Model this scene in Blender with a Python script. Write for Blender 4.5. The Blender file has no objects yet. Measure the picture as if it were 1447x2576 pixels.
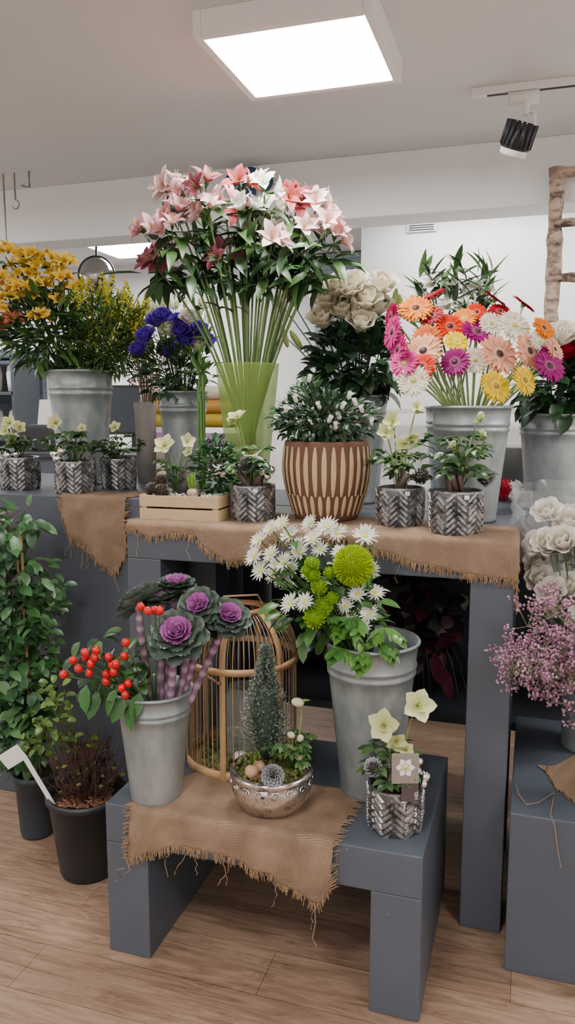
import bpy, math, random
from mathutils import Vector, Matrix, Euler, noise
YAW=math.radians(17.6)
rnd=random.Random(7)
SC=bpy.context.scene
def U(a,b): return rnd.uniform(a,b)
def C(h):
    o=[]
    for i in (0,2,4):
        v=int(h[i:i+2],16)/255
        o.append(v/12.92 if v<=.04045 else ((v+.055)/1.055)**2.4)
    return tuple(o)
def mix(a,b,t): return tuple(a[i]*(1-t)+b[i]*t for i in range(3))
def jit(c,a=.15):
    k=1+U(-a,a); return tuple(min(1,x*k) for x in c)
T=Matrix.Translation
def RX(a): return Matrix.Rotation(a,4,'X')
def RY(a): return Matrix.Rotation(a,4,'Y')
def RZ(a): return Matrix.Rotation(a,4,'Z')
# ------------------------------------------------------------ materials
def newmat(name):
    m=bpy.data.materials.new(name); m.use_nodes=True
    nt=m.node_tree; b=nt.nodes['Principled BSDF']
    return m,nt,b
def N(nt,t,**k):
    n=nt.nodes.new(t)
    for a,v in k.items(): setattr(n,a,v)
    return n
def simple(name,col,rough=.6,metal=0,var=.12,scale=12,bump=0.0,bscale=60,spec=.5):
    m,nt,b=newmat(name)
    tc=N(nt,'ShaderNodeTexCoord'); no=N(nt,'ShaderNodeTexNoise'); no.inputs['Scale'].default_value=scale; no.inputs['Detail'].default_value=5
    nt.links.new(tc.outputs['Object'],no.inputs['Vector'])
    mx=N(nt,'ShaderNodeMix',data_type='RGBA')
    mx.inputs[6].default_value=(*[x*(1-var) for x in col],1); mx.inputs[7].default_value=(*[min(1,x*(1+var)) for x in col],1)
    nt.links.new(no.outputs['Fac'],mx.inputs[0]); nt.links.new(mx.outputs[2],b.inputs['Base Color'])
    b.inputs['Roughness'].default_value=rough; b.inputs['Metallic'].default_value=metal; b.inputs['Specular IOR Level'].default_value=spec
    if bump:
        n2=N(nt,'ShaderNodeTexNoise'); n2.inputs['Scale'].default_value=bscale; n2.inputs['Detail'].default_value=4
        nt.links.new(tc.outputs['Object'],n2.inputs['Vector'])
        bp=N(nt,'ShaderNodeBump'); bp.inputs['Strength'].default_value=bump; bp.inputs['Distance'].default_value=.004
        nt.links.new(n2.outputs['Fac'],bp.inputs['Height']); nt.links.new(bp.outputs[0],b.inputs['Normal'])
    return m
def attrmat(name,rough=.5,trans=.25,spec=.4,var=.12,metal=0,gain=1.0,sat=1.0):
    m,nt,b=newmat(name)
    at=N(nt,'ShaderNodeAttribute',attribute_name='Col')
    tc=N(nt,'ShaderNodeTexCoord'); no=N(nt,'ShaderNodeTexNoise'); no.inputs['Scale'].default_value=90; no.inputs['Detail'].default_value=3
    nt.links.new(tc.outputs['Object'],no.inputs['Vector'])
    mr=N(nt,'ShaderNodeMapRange'); mr.inputs[3].default_value=gain*(1-var); mr.inputs[4].default_value=gain*(1+var)
    nt.links.new(no.outputs['Fac'],mr.inputs[0])
    hs=N(nt,'ShaderNodeHueSaturation'); hs.inputs['Saturation'].default_value=sat; nt.links.new(at.outputs['Color'],hs.inputs['Color'])
    vm=N(nt,'ShaderNodeVectorMath',operation='SCALE'); nt.links.new(hs.outputs['Color'],vm.inputs[0]); nt.links.new(mr.outputs[0],vm.inputs['Scale'])
    nt.links.new(vm.outputs[0],b.inputs['Base Color'])
    b.inputs['Roughness'].default_value=rough; b.inputs['Specular IOR Level'].default_value=spec; b.inputs['Metallic'].default_value=metal
    if trans>0:
        tr=N(nt,'ShaderNodeBsdfTranslucent'); nt.links.new(vm.outputs[0],tr.inputs['Color'])
        ms=N(nt,'ShaderNodeMixShader'); ms.inputs[0].default_value=trans
        nt.links.new(b.outputs[0],ms.inputs[1]); nt.links.new(tr.outputs[0],ms.inputs[2])
        nt.links.new(ms.outputs[0],nt.nodes['Material Output'].inputs[0])
    return m
PETAL=attrmat('petal',.55,.28,.25,.06,0,.88,1.05)
LEAF=attrmat('leaf',.36,.12,.45,.22,0,.74,1.0)
SOLID=attrmat('tinted_solid',.6,0,.4,.15)
SHINY=attrmat('berry_skin',.2,0,.6,.05,0,.85,1.15)
def paint():
    m,nt,b=newmat('slate_blue_paint')
    tc=N(nt,'ShaderNodeTexCoord'); no=N(nt,'ShaderNodeTexNoise'); no.inputs['Scale'].default_value=4; no.inputs['Detail'].default_value=8
    nt.links.new(tc.outputs['Object'],no.inputs['Vector'])
    r=N(nt,'ShaderNodeValToRGB'); r.color_ramp.elements[0].color=(.060,.070,.088,1); r.color_ramp.elements[1].color=(.088,.102,.127,1)
    nt.links.new(no.outputs['Fac'],r.inputs[0]); 
    n3=N(nt,'ShaderNodeTexNoise'); n3.inputs['Scale'].default_value=60; n3.inputs['Detail'].default_value=2
    nt.links.new(tc.outputs['Object'],n3.inputs['Vector'])
    r3=N(nt,'ShaderNodeValToRGB'); r3.color_ramp.elements[0].position=.77; r3.color_ramp.elements[1].position=.79
    nt.links.new(n3.outputs['Fac'],r3.inputs[0])
    mx=N(nt,'ShaderNodeMix',data_type='RGBA'); mx.inputs[7].default_value=(.4,.4,.42,1)
    nt.links.new(r3.outputs[0],mx.inputs[0]); nt.links.new(r.outputs[0],mx.inputs[6]); nt.links.new(mx.outputs[2],b.inputs['Base Color'])
    b.inputs['Roughness'].default_value=.42
    n2=N(nt,'ShaderNodeTexNoise'); n2.inputs['Scale'].default_value=180
    nt.links.new(tc.outputs['Object'],n2.inputs['Vector'])
    bp=N(nt,'ShaderNodeBump'); bp.inputs['Strength'].default_value=.15; bp.inputs['Distance'].default_value=.002
    nt.links.new(n2.outputs['Fac'],bp.inputs['Height']); nt.links.new(bp.outputs[0],b.inputs['Normal'])
    return m
PAINT=paint()
DARKP=simple('dark_paint',(.03,.033,.04),.5)
def zinc():
    m,nt,b=newmat('zinc')
    tc=N(nt,'ShaderNodeTexCoord'); no=N(nt,'ShaderNodeTexNoise'); no.inputs['Scale'].default_value=9; no.inputs['Detail'].default_value=8; no.inputs['Roughness'].default_value=.65
    mp=N(nt,'ShaderNodeMapping'); mp.inputs['Scale'].default_value=(1,1,.45); nt.links.new(tc.outputs['Object'],mp.inputs[0])
    nt.links.new(mp.outputs[0],no.inputs['Vector'])
    r=N(nt,'ShaderNodeValToRGB'); e=r.color_ramp.elements
    e[0].position=.3; e[0].color=(*C('6f7a7d'),1); e[1].position=.72; e[1].color=(*C('adb1b0'),1)
    nt.links.new(no.outputs['Fac'],r.inputs[0]); nt.links.new(r.outputs[0],b.inputs['Base Color'])
    b.inputs['Metallic'].default_value=.45; b.inputs['Roughness'].default_value=.42
    return m
ZINC=zinc()
def burl():
    m,nt,b=newmat('burlap')
    uv=N(nt,'ShaderNodeUVMap')
    ws=[]
    for d in ('X','Y'):
        w=N(nt,'ShaderNodeTexWave',wave_type='BANDS',bands_direction=d); w.inputs['Scale'].default_value=75; w.inputs['Distortion'].default_value=1.2; w.inputs['Detail Scale'].default_value=3
        nt.links.new(uv.outputs[0],w.inputs['Vector']); ws.append(w)
    mm=N(nt,'ShaderNodeMath',operation='MULTIPLY'); nt.links.new(ws[0].outputs['Fac'],mm.inputs[0]); nt.links.new(ws[1].outputs['Fac'],mm.inputs[1])
    no=N(nt,'ShaderNodeTexNoise'); no.inputs['Scale'].default_value=14; nt.links.new(uv.outputs[0],no.inputs['Vector'])
    ad=N(nt,'ShaderNodeMath',operation='MULTIPLY_ADD'); ad.inputs[1].default_value=.6; nt.links.new(no.outputs['Fac'],ad.inputs[0]); nt.links.new(mm.outputs[0],ad.inputs[2])
    r=N(nt,'ShaderNodeValToRGB'); e=r.color_ramp.elements
    e[0].position=.15; e[0].color=(*C('5f4a3b'),1); e[1].position=.95; e[1].color=(*C('ab9179'),1)
    nt.links.new(ad.outputs[0],r.inputs[0]); nt.links.new(r.outputs[0],b.inputs['Base Color']); b.inputs['Roughness'].default_value=.95; b.inputs['Specular IOR Level'].default_value=.1
    bp=N(nt,'ShaderNodeBump'); bp.inputs['Strength'].default_value=.6; bp.inputs['Distance'].default_value=.002
    nt.links.new(mm.outputs[0],bp.inputs['Height']); nt.links.new(bp.outputs[0],b.inputs['Normal'])
    return m
BURLAP=burl()
FRINGE=simple('burlap_thread',C('9d7f60'),.95,0,.2,40,spec=.1)
def silverpot():
    m,nt,b=newmat('antiqued_silver')
    tc=N(nt,'ShaderNodeTexCoord'); no=N(nt,'ShaderNodeTexNoise'); no.inputs['Scale'].default_value=34; no.inputs['Detail'].default_value=8; no.inputs['Roughness'].default_value=.75
    nt.links.new(tc.outputs['Object'],no.inputs['Vector'])
    r=N(nt,'ShaderNodeValToRGB'); e=r.color_ramp.elements
    e[0].position=.40; e[0].color=(*C('4a4b50'),1); e[1].position=.62; e[1].color=(*C('c2c0be'),1)
    nt.links.new(no.outputs['Fac'],r.inputs[0]); nt.links.new(r.outputs[0],b.inputs['Base Color'])
    b.inputs['Metallic'].default_value=.8; b.inputs['Roughness'].default_value=.34
    return m
SILVER=silverpot()
SILVERD=simple('antiqued_silver_dark',C('63646a'),.4,.6,.3,40)
def bowlm():
    m,nt,b=newmat('polished_silver_bowl')
    tc=N(nt,'ShaderNodeTexCoord'); no=N(nt,'ShaderNodeTexNoise'); no.inputs['Scale'].default_value=26; no.inputs['Detail'].default_value=8; no.inputs['Roughness'].default_value=.7
    nt.links.new(tc.outputs['Object'],no.inputs['Vector'])
    r=N(nt,'ShaderNodeValToRGB'); e=r.color_ramp.elements
    e[0].position=.34; e[0].color=(*C('4c453f'),1); e[1].position=.5; e[1].color=(*C('cfc8c0'),1)
    nt.links.new(no.outputs['Fac'],r.inputs[0]); nt.links.new(r.outputs[0],b.inputs['Base Color'])
    b.inputs['Metallic'].default_value=.95; b.inputs['Roughness'].default_value=.22
    return m
BOWL=bowlm()
CHROME=simple('bauble_silver',(.85,.85,.86),.08,1,.02)
STEEL=simple('mirror_steel',(.42,.40,.38),.12,1,.05)
SOIL=simple('soil',C('3b2b22'),.95,0,.5,60,.8,120)
MOSS=simple('moss',C('5a5a22'),.95,0,.5,70,1,150)
BLACKPL=simple('black_plastic',C('222427'),.45)
DARKPL=simple('slate_plastic',C('353c44'),.5)
CRATE=simple('pine_wood',C('c0a580'),.6,0,.15,20,.2)
BAMBOO=simple('bamboo',C('b08c62'),.5,0,.2,25,.1)
WIRE=simple('cage_wire',C('8f8a82'),.35,.6)
WHITE=simple('white_plastic',C('e6e3e0'),.4,0,.03)
WALLM=simple('wall_plaster',C('ecebea'),.8,0,.02,3,.05,200)
CEILM=simple('ceiling_plaster',C('dcdbdb'),.85,0,.02,3,.03,200)
def floorm():
    m,nt,b=newmat('wood_floor')
    tc=N(nt,'ShaderNodeTexCoord')
    br=N(nt,'ShaderNodeTexBrick'); br.inputs['Scale'].default_value=1; br.inputs['Brick Width'].default_value=1.25; br.inputs['Row Height'].default_value=.17; br.inputs['Mortar Size'].default_value=.001
    br.inputs['Color1'].default_value=(*C('9d8470'),1); br.inputs['Color2'].default_value=(*C('8a7160'),1); br.inputs['Mortar'].default_value=(*C('64493a'),1)
    nt.links.new(tc.outputs['Object'],br.inputs[0])
    m2=N(nt,'ShaderNodeMapping'); m2.inputs['Scale'].default_value=(1.8,16,1); nt.links.new(tc.outputs['Object'],m2.inputs[0])
    no=N(nt,'ShaderNodeTexNoise'); no.inputs['Scale'].default_value=2.2; no.inputs['Detail'].default_value=12; no.inputs['Roughness'].default_value=.78; no.inputs['Distortion'].default_value=1.3
    nt.links.new(m2.outputs[0],no.inputs[0])
    r=N(nt,'ShaderNodeValToRGB'); e=r.color_ramp.elements; e[0].position=.36; e[0].color=(.40,.33,.28,1); e[1].position=.58; e[1].color=(1.1,1.06,1.02,1)
    nt.links.new(no.outputs['Fac'],r.inputs[0])
    mx=N(nt,'ShaderNodeMix',data_type='RGBA',blend_type='MULTIPLY'); mx.inputs[0].default_value=.85
    nt.links.new(br.outputs['Color'],mx.inputs[6]); nt.links.new(r.outputs[0],mx.inputs[7]); nt.links.new(mx.outputs[2],b.inputs['Base Color'])
    b.inputs['Roughness'].default_value=.4
    return m
FLOOR=floorm()
def brickm(name,c1,c2,mo):
    m,nt,b=newmat(name)
    tc=N(nt,'ShaderNodeTexCoord'); mp=N(nt,'ShaderNodeMapping'); mp.inputs['Rotation'].default_value=(math.radians(90),0,0)
    nt.links.new(tc.outputs['Object'],mp.inputs[0])
    br=N(nt,'ShaderNodeTexBrick'); br.inputs['Scale'].default_value=1; br.inputs['Brick Width'].default_value=.24; br.inputs['Row Height'].default_value=.07; br.inputs['Mortar Size'].default_value=.004
    br.inputs['Color1'].default_value=(*C(c1),1); br.inputs['Color2'].default_value=(*C(c2),1); br.inputs['Mortar'].default_value=(*C(mo),1)
    nt.links.new(mp.outputs[0],br.inputs[0]); nt.links.new(br.outputs['Color'],b.inputs['Base Color']); b.inputs['Roughness'].default_value=.7
    return m
BRICK=brickm('pale_slate_brick','a3adb6','95a1ab','87929b')
SLATE=brickm('slate_brick','56616a','4b555e','434b52')
def emis(name,s,c=(1,1,1)):
    m=bpy.data.materials.new(name); m.use_nodes=True; nt=m.node_tree; nt.nodes.clear()
    e=N(nt,'ShaderNodeEmission'); e.inputs[0].default_value=(*c,1); e.inputs[1].default_value=s; o=N(nt,'ShaderNodeOutputMaterial'); nt.links.new(e.outputs[0],o.inputs[0]); return m
PANEL=emis('led_panel_diffuser',62,(1,.985,.97))
ALCOVE_FILL=emis('alcove_fill_glow',26,(1,.99,.98))  # glow for the added alcove fill, no visible fixture
GLOBE=emis('fill_globe_glow',30,(1,.96,.92))  # glow for the added fill globes out of view
def glassm(name,col,alpha,rough,tint=.5):
    m=bpy.data.materials.new(name); m.use_nodes=True; nt=m.node_tree; nt.nodes.clear()
    tr=N(nt,'ShaderNodeBsdfTransparent'); tr.inputs[0].default_value=(*mix((1,1,1),col,tint),1)
    p=N(nt,'ShaderNodeBsdfPrincipled'); p.inputs['Base Color'].default_value=(*col,1); p.inputs['Roughness'].default_value=rough
    ms=N(nt,'ShaderNodeMixShader'); ms.inputs[0].default_value=alpha; o=N(nt,'ShaderNodeOutputMaterial')
    nt.links.new(tr.outputs[0],ms.inputs[1]); nt.links.new(p.outputs[0],ms.inputs[2]); nt.links.new(ms.outputs[0],o.inputs[0]); return m
GVASE=glassm('green_plastic_translucent',C('a9c86c'),.42,.3,.45)
CELLO=glassm('cellophane',(.95,.95,.95),.09,.05,.05)
JAR=glassm('clear_glass',(.75,.82,.8),.25,.05)
# ------------------------------------------------------------ mesh builder
class MB:
    def __init__(s): s.v=[];s.f=[];s.fm=[];s.c=[];s.uv=[];s.mats=[]
    def add(s,vs,fs,mat,col=(1,1,1),uvs=None):
        if mat not in s.mats: s.mats.append(mat)
        k=s.mats.index(mat); o=len(s.v); s.v.extend([tuple(v) for v in vs])
        if isinstance(col,list): s.c.extend(col)
        else: s.c.extend([col]*len(vs))
        s.uv.extend(uvs if uvs else [(0,0)]*len(vs))
        for f in fs: s.f.append(tuple(i+o for i in f)); s.fm.append(k)
    def obj(s,name,parent=None,smooth=True,bevel=0):
        me=bpy.data.meshes.new(name); me.from_pydata(s.v,[],s.f)
        for m in s.mats: me.materials.append(m)
        me.polygons.foreach_set('material_index',s.fm)
        me.polygons.foreach_set('use_smooth',[smooth]*len(s.f))
        a=me.color_attributes.new('Col','FLOAT_COLOR','POINT'); fl=[]
        for c in s.c: fl.extend((c[0],c[1],c[2],1))
        a.data.foreach_set('color',fl)
        ul=me.uv_layers.new(name='UVMap'); li=[0]*len(me.loops); me.loops.foreach_get('vertex_index',li)
        fl=[]
        for i in li: fl.extend(s.uv[i])
        ul.data.foreach_set('uv',fl); me.update()
        ob=bpy.data.objects.new(name,me); SC.collection.objects.link(ob)
        if parent: ob.parent=parent
        if bevel:
            b=ob.modifiers.new('bevel','BEVEL'); b.width=bevel; b.segments=2; b.limit_method='ANGLE'
        return ob
def group(name,pos,rot=YAW):
    e=bpy.data.objects.new(name,None); e.empty_display_size=.05; e.location=pos; e.rotation_euler=(0,0,rot); SC.collection.objects.link(e); return e
I4=Matrix.Identity(4)
def box(mb,c,s,mat,M=I4,col=(1,1,1)):
    x,y,z=s[0]/2,s[1]/2,s[2]/2
    vs=[M@(Vector(c)+Vector((a*x,b*y,d*z))) for a in(-1,1) for b in(-1,1) for d in(-1,1)]
    mb.add(vs,[(0,1,3,2),(4,6,7,5),(0,4,5,1),(2,3,7,6),(0,2,6,4),(1,5,7,3)],mat,col)
def lathe(mb,prof,mat,M=I4,seg=40,col=(1,1,1),ang=2*math.pi,rfun=None):
    n=len(prof); vs=[];fs=[];uv=[]
    L=0; ls=[0]
    for i in range(1,n): L+=math.dist(prof[i],prof[i-1]); ls.append(L)
    for j in range(seg+1):
        a=ang*j/seg
        for i,(r,z) in enumerate(prof):
            rr=r*(rfun(a,z) if rfun else 1)
            vs.append(M@Vector((rr*math.cos(a),rr*math.sin(a),z))); uv.append((a*.1,ls[i]))
    for j in range(seg):
        for i in range(n-1):
            fs.append((j*n+i,(j+1)*n+i,(j+1)*n+i+1,j*n+i+1))
    mb.add(vs,fs,mat,col,uv)
def ball(mb,c,r,mat,col=(1,1,1),seg=10,rings=6,M=I4,sq=(1,1,1)):
    vs=[];fs=[]
    for i in range(rings+1):
        t=math.pi*i/rings
        for j in range(seg):
            a=2*math.pi*j/seg
            vs.append(M@(Vector(c)+Vector((r*sq[0]*math.sin(t)*math.cos(a),r*sq[1]*math.sin(t)*math.sin(a),r*sq[2]*math.cos(t)))))
    for i in range(rings):
        for j in range(seg):
            fs.append((i*seg+j,(i+1)*seg+j,(i+1)*seg+(j+1)%seg,i*seg+(j+1)%seg))
    mb.add(vs,fs,mat,col)
def tube(mb,pts,rad,mat,col=(1,1,1),seg=5,M=I4,cap=False):
    n=len(pts); vs=[];fs=[];cols=[]
    pts=[Vector(p) for p in pts]
    for i,p in enumerate(pts):
        d=(pts[min(i+1,n-1)]-pts[max(i-1,0)])
        if d.length<1e-9: d=Vector((0,0,1))
        d.normalize(); a=d.orthogonal() if abs(d.z)>.95 or n==2 else d.cross(Vector((0,0,1))); a.normalize(); b=d.cross(a)
        r=rad[i] if isinstance(rad,(list,tuple)) else rad
        for j in range(seg):
            t=2*math.pi*j/seg; vs.append(M@(p+a*(r*math.cos(t))+b*(r*math.sin(t))))
            if isinstance(col,list): cols.append(col[i])
    for i in range(n-1):
        for j in range(seg): fs.append((i*seg+j,i*seg+(j+1)%seg,(i+1)*seg+(j+1)%seg,(i+1)*seg+j))
    if cap: fs.append(tuple(range(seg))[::-1]); fs.append(tuple((n-1)*seg+j for j in range(seg)))
    mb.add(vs,fs,mat,cols if cols else col)
def bez(a,b,c,n=7): return [a*((1-t)**2)+b*(2*t*(1-t))+c*(t*t) for t in [i/(n-1) for i in range(n)]]
PR={'oval':lambda t:max(0,math.sin(math.pi*min(1,t**.8)))**.65*(1 if t<.999 else 0)+.02,
 'lance':lambda t:max(0,math.sin(math.pi*t**.75))**.9+.01,
 'strap':lambda t:(.45+.55*min(1,t*1.6))*(1 if t<.8 else (1-((t-.8)/.2)**2*.75)),
 'round':lambda t:(.35+.65*math.sin(math.pi/2*min(1,t*1.5)))*(1 if t<.7 else (1-((t-.7)/.3)**2*.55)),
 'spoon':lambda t:.3+.7*math.sin(math.pi*(t**1.4))}
def petal(mb,M,L,W,mat,c0,c1,bend=.3,cup=.2,nu=4,shape='oval',ruf=0,nv=3,c2=None):
    vs=[];cs=[];x=z=0;an=0;pr=PR[shape]
    ts=[i/nu for i in range(nu+1)]
    for i,t in enumerate(ts):
        if i: an+=bend/nu; x+=L/nu*math.cos(an); z+=L/nu*math.sin(an)
        w=W*.5*pr(t)
        for k in range(nv):
            q=k/(nv-1)*2-1
            dz=cup*w*q*q+ (ruf*W*math.sin(k*2.4+i*1.7+L*900)*t if ruf else 0)
            vs.append(M@Vector((x-dz*math.sin(an),q*w,z+dz*math.cos(an))))
            c=mix(c0,c1,t)
            if c2: c=mix(c,c2,abs(q)**2*t)
            cs.append(c)
    fs=[(i*nv+k,i*nv+k+1,(i+1)*nv+k+1,(i+1)*nv+k) for i in range(nu) for k in range(nv-1)]
    mb.add(vs,fs,mat,cs)
def frame(p,d,roll=None):
    d=Vector(d).normalized(); q=d.to_track_quat('Z','Y'); return T(Vector(p))@q.to_matrix().to_4x4()@RZ(U(0,6.28) if roll is None else roll)
def leaf(mb,p,d,L,W,col,bend=-.6,cup=.35,shape='lance',mat=None,nu=4,tip=None):
    d=Vector(d).normalized(); up=Vector((U(-.5,.5),U(-.7,.1),1)); y=up.cross(d)
    if y.length<1e-3: y=Vector((0,1,0))
    y.normalize(); z=d.cross(y)
    M=Matrix(((d.x,y.x,z.x,p[0]),(d.y,y.y,z.y,p[1]),(d.z,y.z,z.z,p[2]),(0,0,0,1)))
    petal(mb,M,L,W,mat or LEAF,jit(col,.25),jit(tip or col,.2),bend,cup,nu,shape)
# ------------------------------------------------------------ flower kinds
Gd=C('2f4d2c');Gm=C('4c7038');Gl=C('86a24f');Gs=C('7d9a4c');YG=C('c3cf63')
def gerbera(mb,M,r,col,cen,inner=None):
    inner=inner or mix(col,(1,.9,.8),.08)
    for (n,L,el,W) in ((24,1,.10,.25),(22,.9,.22,.23)):
        for i in range(n):
            a=2*math.pi*(i+U(-.2,.2))/n+L*9
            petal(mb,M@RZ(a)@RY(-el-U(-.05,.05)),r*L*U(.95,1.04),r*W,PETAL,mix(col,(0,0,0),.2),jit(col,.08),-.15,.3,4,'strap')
    for i in range(26):
        petal(mb,M@RZ(i*.2417)@T((r*.1,0,.004))@RY(-.45),r*.32,r*.09,PETAL,inner,inner,-.5,0,2,'strap')
    ball(mb,(0,0,r*.06),r*.2,SOLID,cen,10,6,M,(1,1,.5))
    for i in range(14): ball(mb,(r*.2*math.cos(i*.449),r*.2*math.sin(i*.449),r*.11),r*.035,SOLID,mix(cen,inner,.6),5,3,M)
    lathe(mb,[(r*.03,-r*.3),(r*.16,-r*.1),(r*.2,0)],LEAF,M,10,Gl)
def daisy(mb,M,r,col=C('f6f6ee'),cen=C('c6c93a'),n=15):
    for k,(L,el) in enumerate(((1,.15),(.85,.4))):
        for i in range(n):
            petal(mb,M@RZ(2*math.pi*(i+k*.5+U(-.2,.2))/n)@RY(-el-U(-.1,.15)),r*L*U(.9,1.05),r*.2,PETAL,mix(col,cen,.2),col,.1,.4,3,'strap')
    ball(mb,(0,0,r*.06),r*.23,SOLID,cen,8,5,M,(1,1,.6))
def alstro(mb,M,r,col,thr):
    lathe(mb,[(r*.03,-.25*r),(r*.12,0),(r*.1,.1*r)],LEAF,M,6,Gm)
    for i in range(6):
        inn=i%2
        petal(mb,M@RZ(i*math.pi/3+U(-.1,.1))@RY(-(1.25 if inn else 1.12)-U(-.1,.1)),r*U(1.0,1.2),r*(.40 if inn else .58),PETAL,mix(thr,col,.75),jit(col,.08),-.95,.35,5,'oval' if inn==0 else 'lance',c2=mix(col,(1,1,1),.2))
    for i in range(4):
        a=i*1.6; tube(mb,[M@Vector((0,0,r*.1)),M@Vector((math.cos(a)*r*.12,math.sin(a)*r*.12,r*.8))],r*.015,PETAL,thr,3)
def rose(mb,M,r,col,inner=None):
    inner=inner or mix(col,C('e0c97c'),.2)
    for k,(n,el,L,W,off) in enumerate(((3,1.55,1.25,.55,.05),(4,1.52,1.3,.8,.15),(5,1.45,1.32,1.0,.26),(5,1.36,1.3,1.15,.36),(6,1.15,1.25,1.2,.42))):
        for i in range(n):
            c=mix(inner,col,k/4)
            petal(mb,M@RZ(2*math.pi*(i+k*.37+U(-.1,.1))/n)@T((r*off,0,-.55*r))@RY(-el-U(-.06,.06)),r*L,r*W,PETAL,mix(c,(0,0,0),.08),jit(c,.05),(.3 if k<3 else (-.1 if k==3 else -.5)),.75-.06*k,6,'round',nv=5)
    ball(mb,(0,0,-.45*r),r*.36,PETAL,mix(inner,(0,0,0),.1),8,5,M)
    for i in range(5): petal(mb,M@RZ(i*1.257)@T((0,0,-.75*r))@RY(-.3),r*.9,r*.2,LEAF,Gm,Gl,.3,.2,3,'lance')
def hellebore(mb,M,r,col=C('eeebc0'),cen=C('b9c46a')):
    for i in range(5):
        petal(mb,M@RZ(i*2*math.pi/5+U(-.1,.1))@RY(-.28-U(-.1,.15)),r*U(.95,1.05),r*.85,PETAL,mix(col,cen,.6),jit(col,.05),.15,.28,5,'oval',nv=5)
    for i in range(14):
        a=i*2.4; q=r*.2*math.sqrt(i/14)
        tube(mb,[M@Vector((q*.4*math.cos(a),q*.4*math.sin(a),0)),M@Vector((q*math.cos(a),q*math.sin(a),r*.28))],r*.02,PETAL,YG,3)
        ball(mb,(q*math.cos(a),q*math.sin(a),r*.3),r*.035,PETAL,C('e8dc8a'),4,3,M)
def pompom(mb,M,r,col,n):
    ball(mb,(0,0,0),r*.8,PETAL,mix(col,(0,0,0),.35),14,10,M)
    for i in range(n):
        z=1-2*(i+.5)/n; a=i*2.39996; q=math.sqrt(1-z*z); d=Vector((q*math.cos(a),q*math.sin(a),z))
        F=M@frame(d*r*.72,d)
        c=jit(col,.15)
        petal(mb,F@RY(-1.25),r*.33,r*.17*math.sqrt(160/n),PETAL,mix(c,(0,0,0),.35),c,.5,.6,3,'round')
def cabbage(mb,M,r,gr=C('4b5c50'),pu=C('a83a98')):
    lay=((4,1.35,.35,.4,0),(5,1.15,.42,.5,.04),(6,.98,.5,.55,.1),(7,.82,.56,.6,.16),(7,.6,.64,.7,.22),(8,.4,.8,.75,.28),(8,.15,.95,.8,.3),(8,-.12,1.0,.85,.3))
    for k,(n,el,L,W,off) in enumerate(lay):
        cc=C('b850a8') if k<2 else (mix(pu,C('c46cb8'),.35) if k<5 else gr)
        edge=mix(cc,C('d8a6d0') if k<5 else C('7a8a7a'),.4)
        for i in range(n):
            petal(mb,M@RZ(2*math.pi*(i+k*.4)/n)@T((r*off*.6,0,-.12*r*k/3))@RY(-el-U(-.08,.08)),r*L,r*W,PETAL if k<5 else LEAF,mix(cc,(0,0,0),.25),jit(edge,.1),.25,.35,5,'round',ruf=.06,nv=7)
def cone_(mb,M,r,h,n=70,base=C('3a2c25'),tipc=C('b9babd')):
    ball(mb,(0,0,h*.45),r*.62,SOLID,mix(base,(0,0,0),.4),8,6,M,(1,1,h/r*.7))
    for i in range(n):
        t=i/n; a=i*2.39996; rr=r*(math.sin(math.pi*(.12+.86*t)))**.6
        F=M@RZ(a)@T((rr*.35,0,h*t*.95))@RY(-(.15+.9*t))
        petal(mb,F,rr*.75,r*.42*(1-.35*t),SOLID,base,tipc,.3,-.2,3,'round')
def foliage(mb,c,rad,n,L,W,cols,bend=-.6,shape='lance',upb=.3,shell=.5,cup=.35):
    for i in range(n):
        while True:
            p=Vector((U(-1,1),U(-1,1),U(-1,1)))
            if shell<p.length<=1: break
        d=p.normalized()+Vector((U(-.6,.6),U(-.6,.6),U(-.4,.6)+upb))
        q=Vector(c)+Vector((p.x*rad[0],p.y*rad[1],p.z*rad[2]))
        k=U(.7,1.2); leaf(mb,q,d,L*k,W*k,rnd.choice(cols),bend,cup,shape)
def stemto(mb,h,p,r1,rad=.002,col=Gs,z0=.5,spread=.4,leaves=0,LL=.08,LW=.02,lc=Gm,t0=.35,t1=.95,n=8):
    q=Vector((p.x,p.y,0)); l=q.length
    k=min(r1*.62,l*spread); root=(q.normalized()*k if l>1e-4 else Vector((0,0,0)))
    a=Vector((-root.x*.5,-root.y*.5,h*z0)); b=Vector((root.x*1.25,root.y*1.25,h+(p.z-h)*.3))
    pts=bez(a,b,p,n); tube(mb,pts,[rad*1.1]*(n-1)+[rad*.8],LEAF,jit(col,.15),5)
    for i in range(leaves):
        t=U(t0,t1); pt=a*((1-t)**2)+b*(2*t*(1-t))+p*(t*t)
        th=U(0,6.28); d=Vector((math.cos(th),math.sin(th),U(.0,.8)))
        leaf(mb,pt,d,LL*U(.6,1.2),LW*U(.7,1.2),lc,-.8)
    return (p-b).normalized()
def bucket(mb,h,r0,r1,seg=48,mat=None,water=True):
    mat=mat or ZINC
    def R(z): return r0+(r1-r0)*z/h
    P=[(0,.0),(r0*.96,0),(r0*1.02,.004),(r0*1.02,.012),(R(.016),.016)]
    for k in range(1,8): P.append((R(h*.1*k),h*.1*k))
    for zc in (.80,.85):
        z=h*zc; P+=[(R(z-.006),z-.007),(R(z)+.004,z-.003),(R(z)+.004,z+.003),(R(z+.006),z+.007)]
    P+=[(R(h*.93),h*.93),(r1,h-.007),(r1+.005,h-.006),(r1+.006,h-.001),(r1+.002,h+.003),(r1-.002,h-.001),(R(h*.8)-.003,h*.8),(R(h*.55)-.003,h*.55),(0,h*.55)]
    lathe(mb,P,mat,I4,seg)
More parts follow.
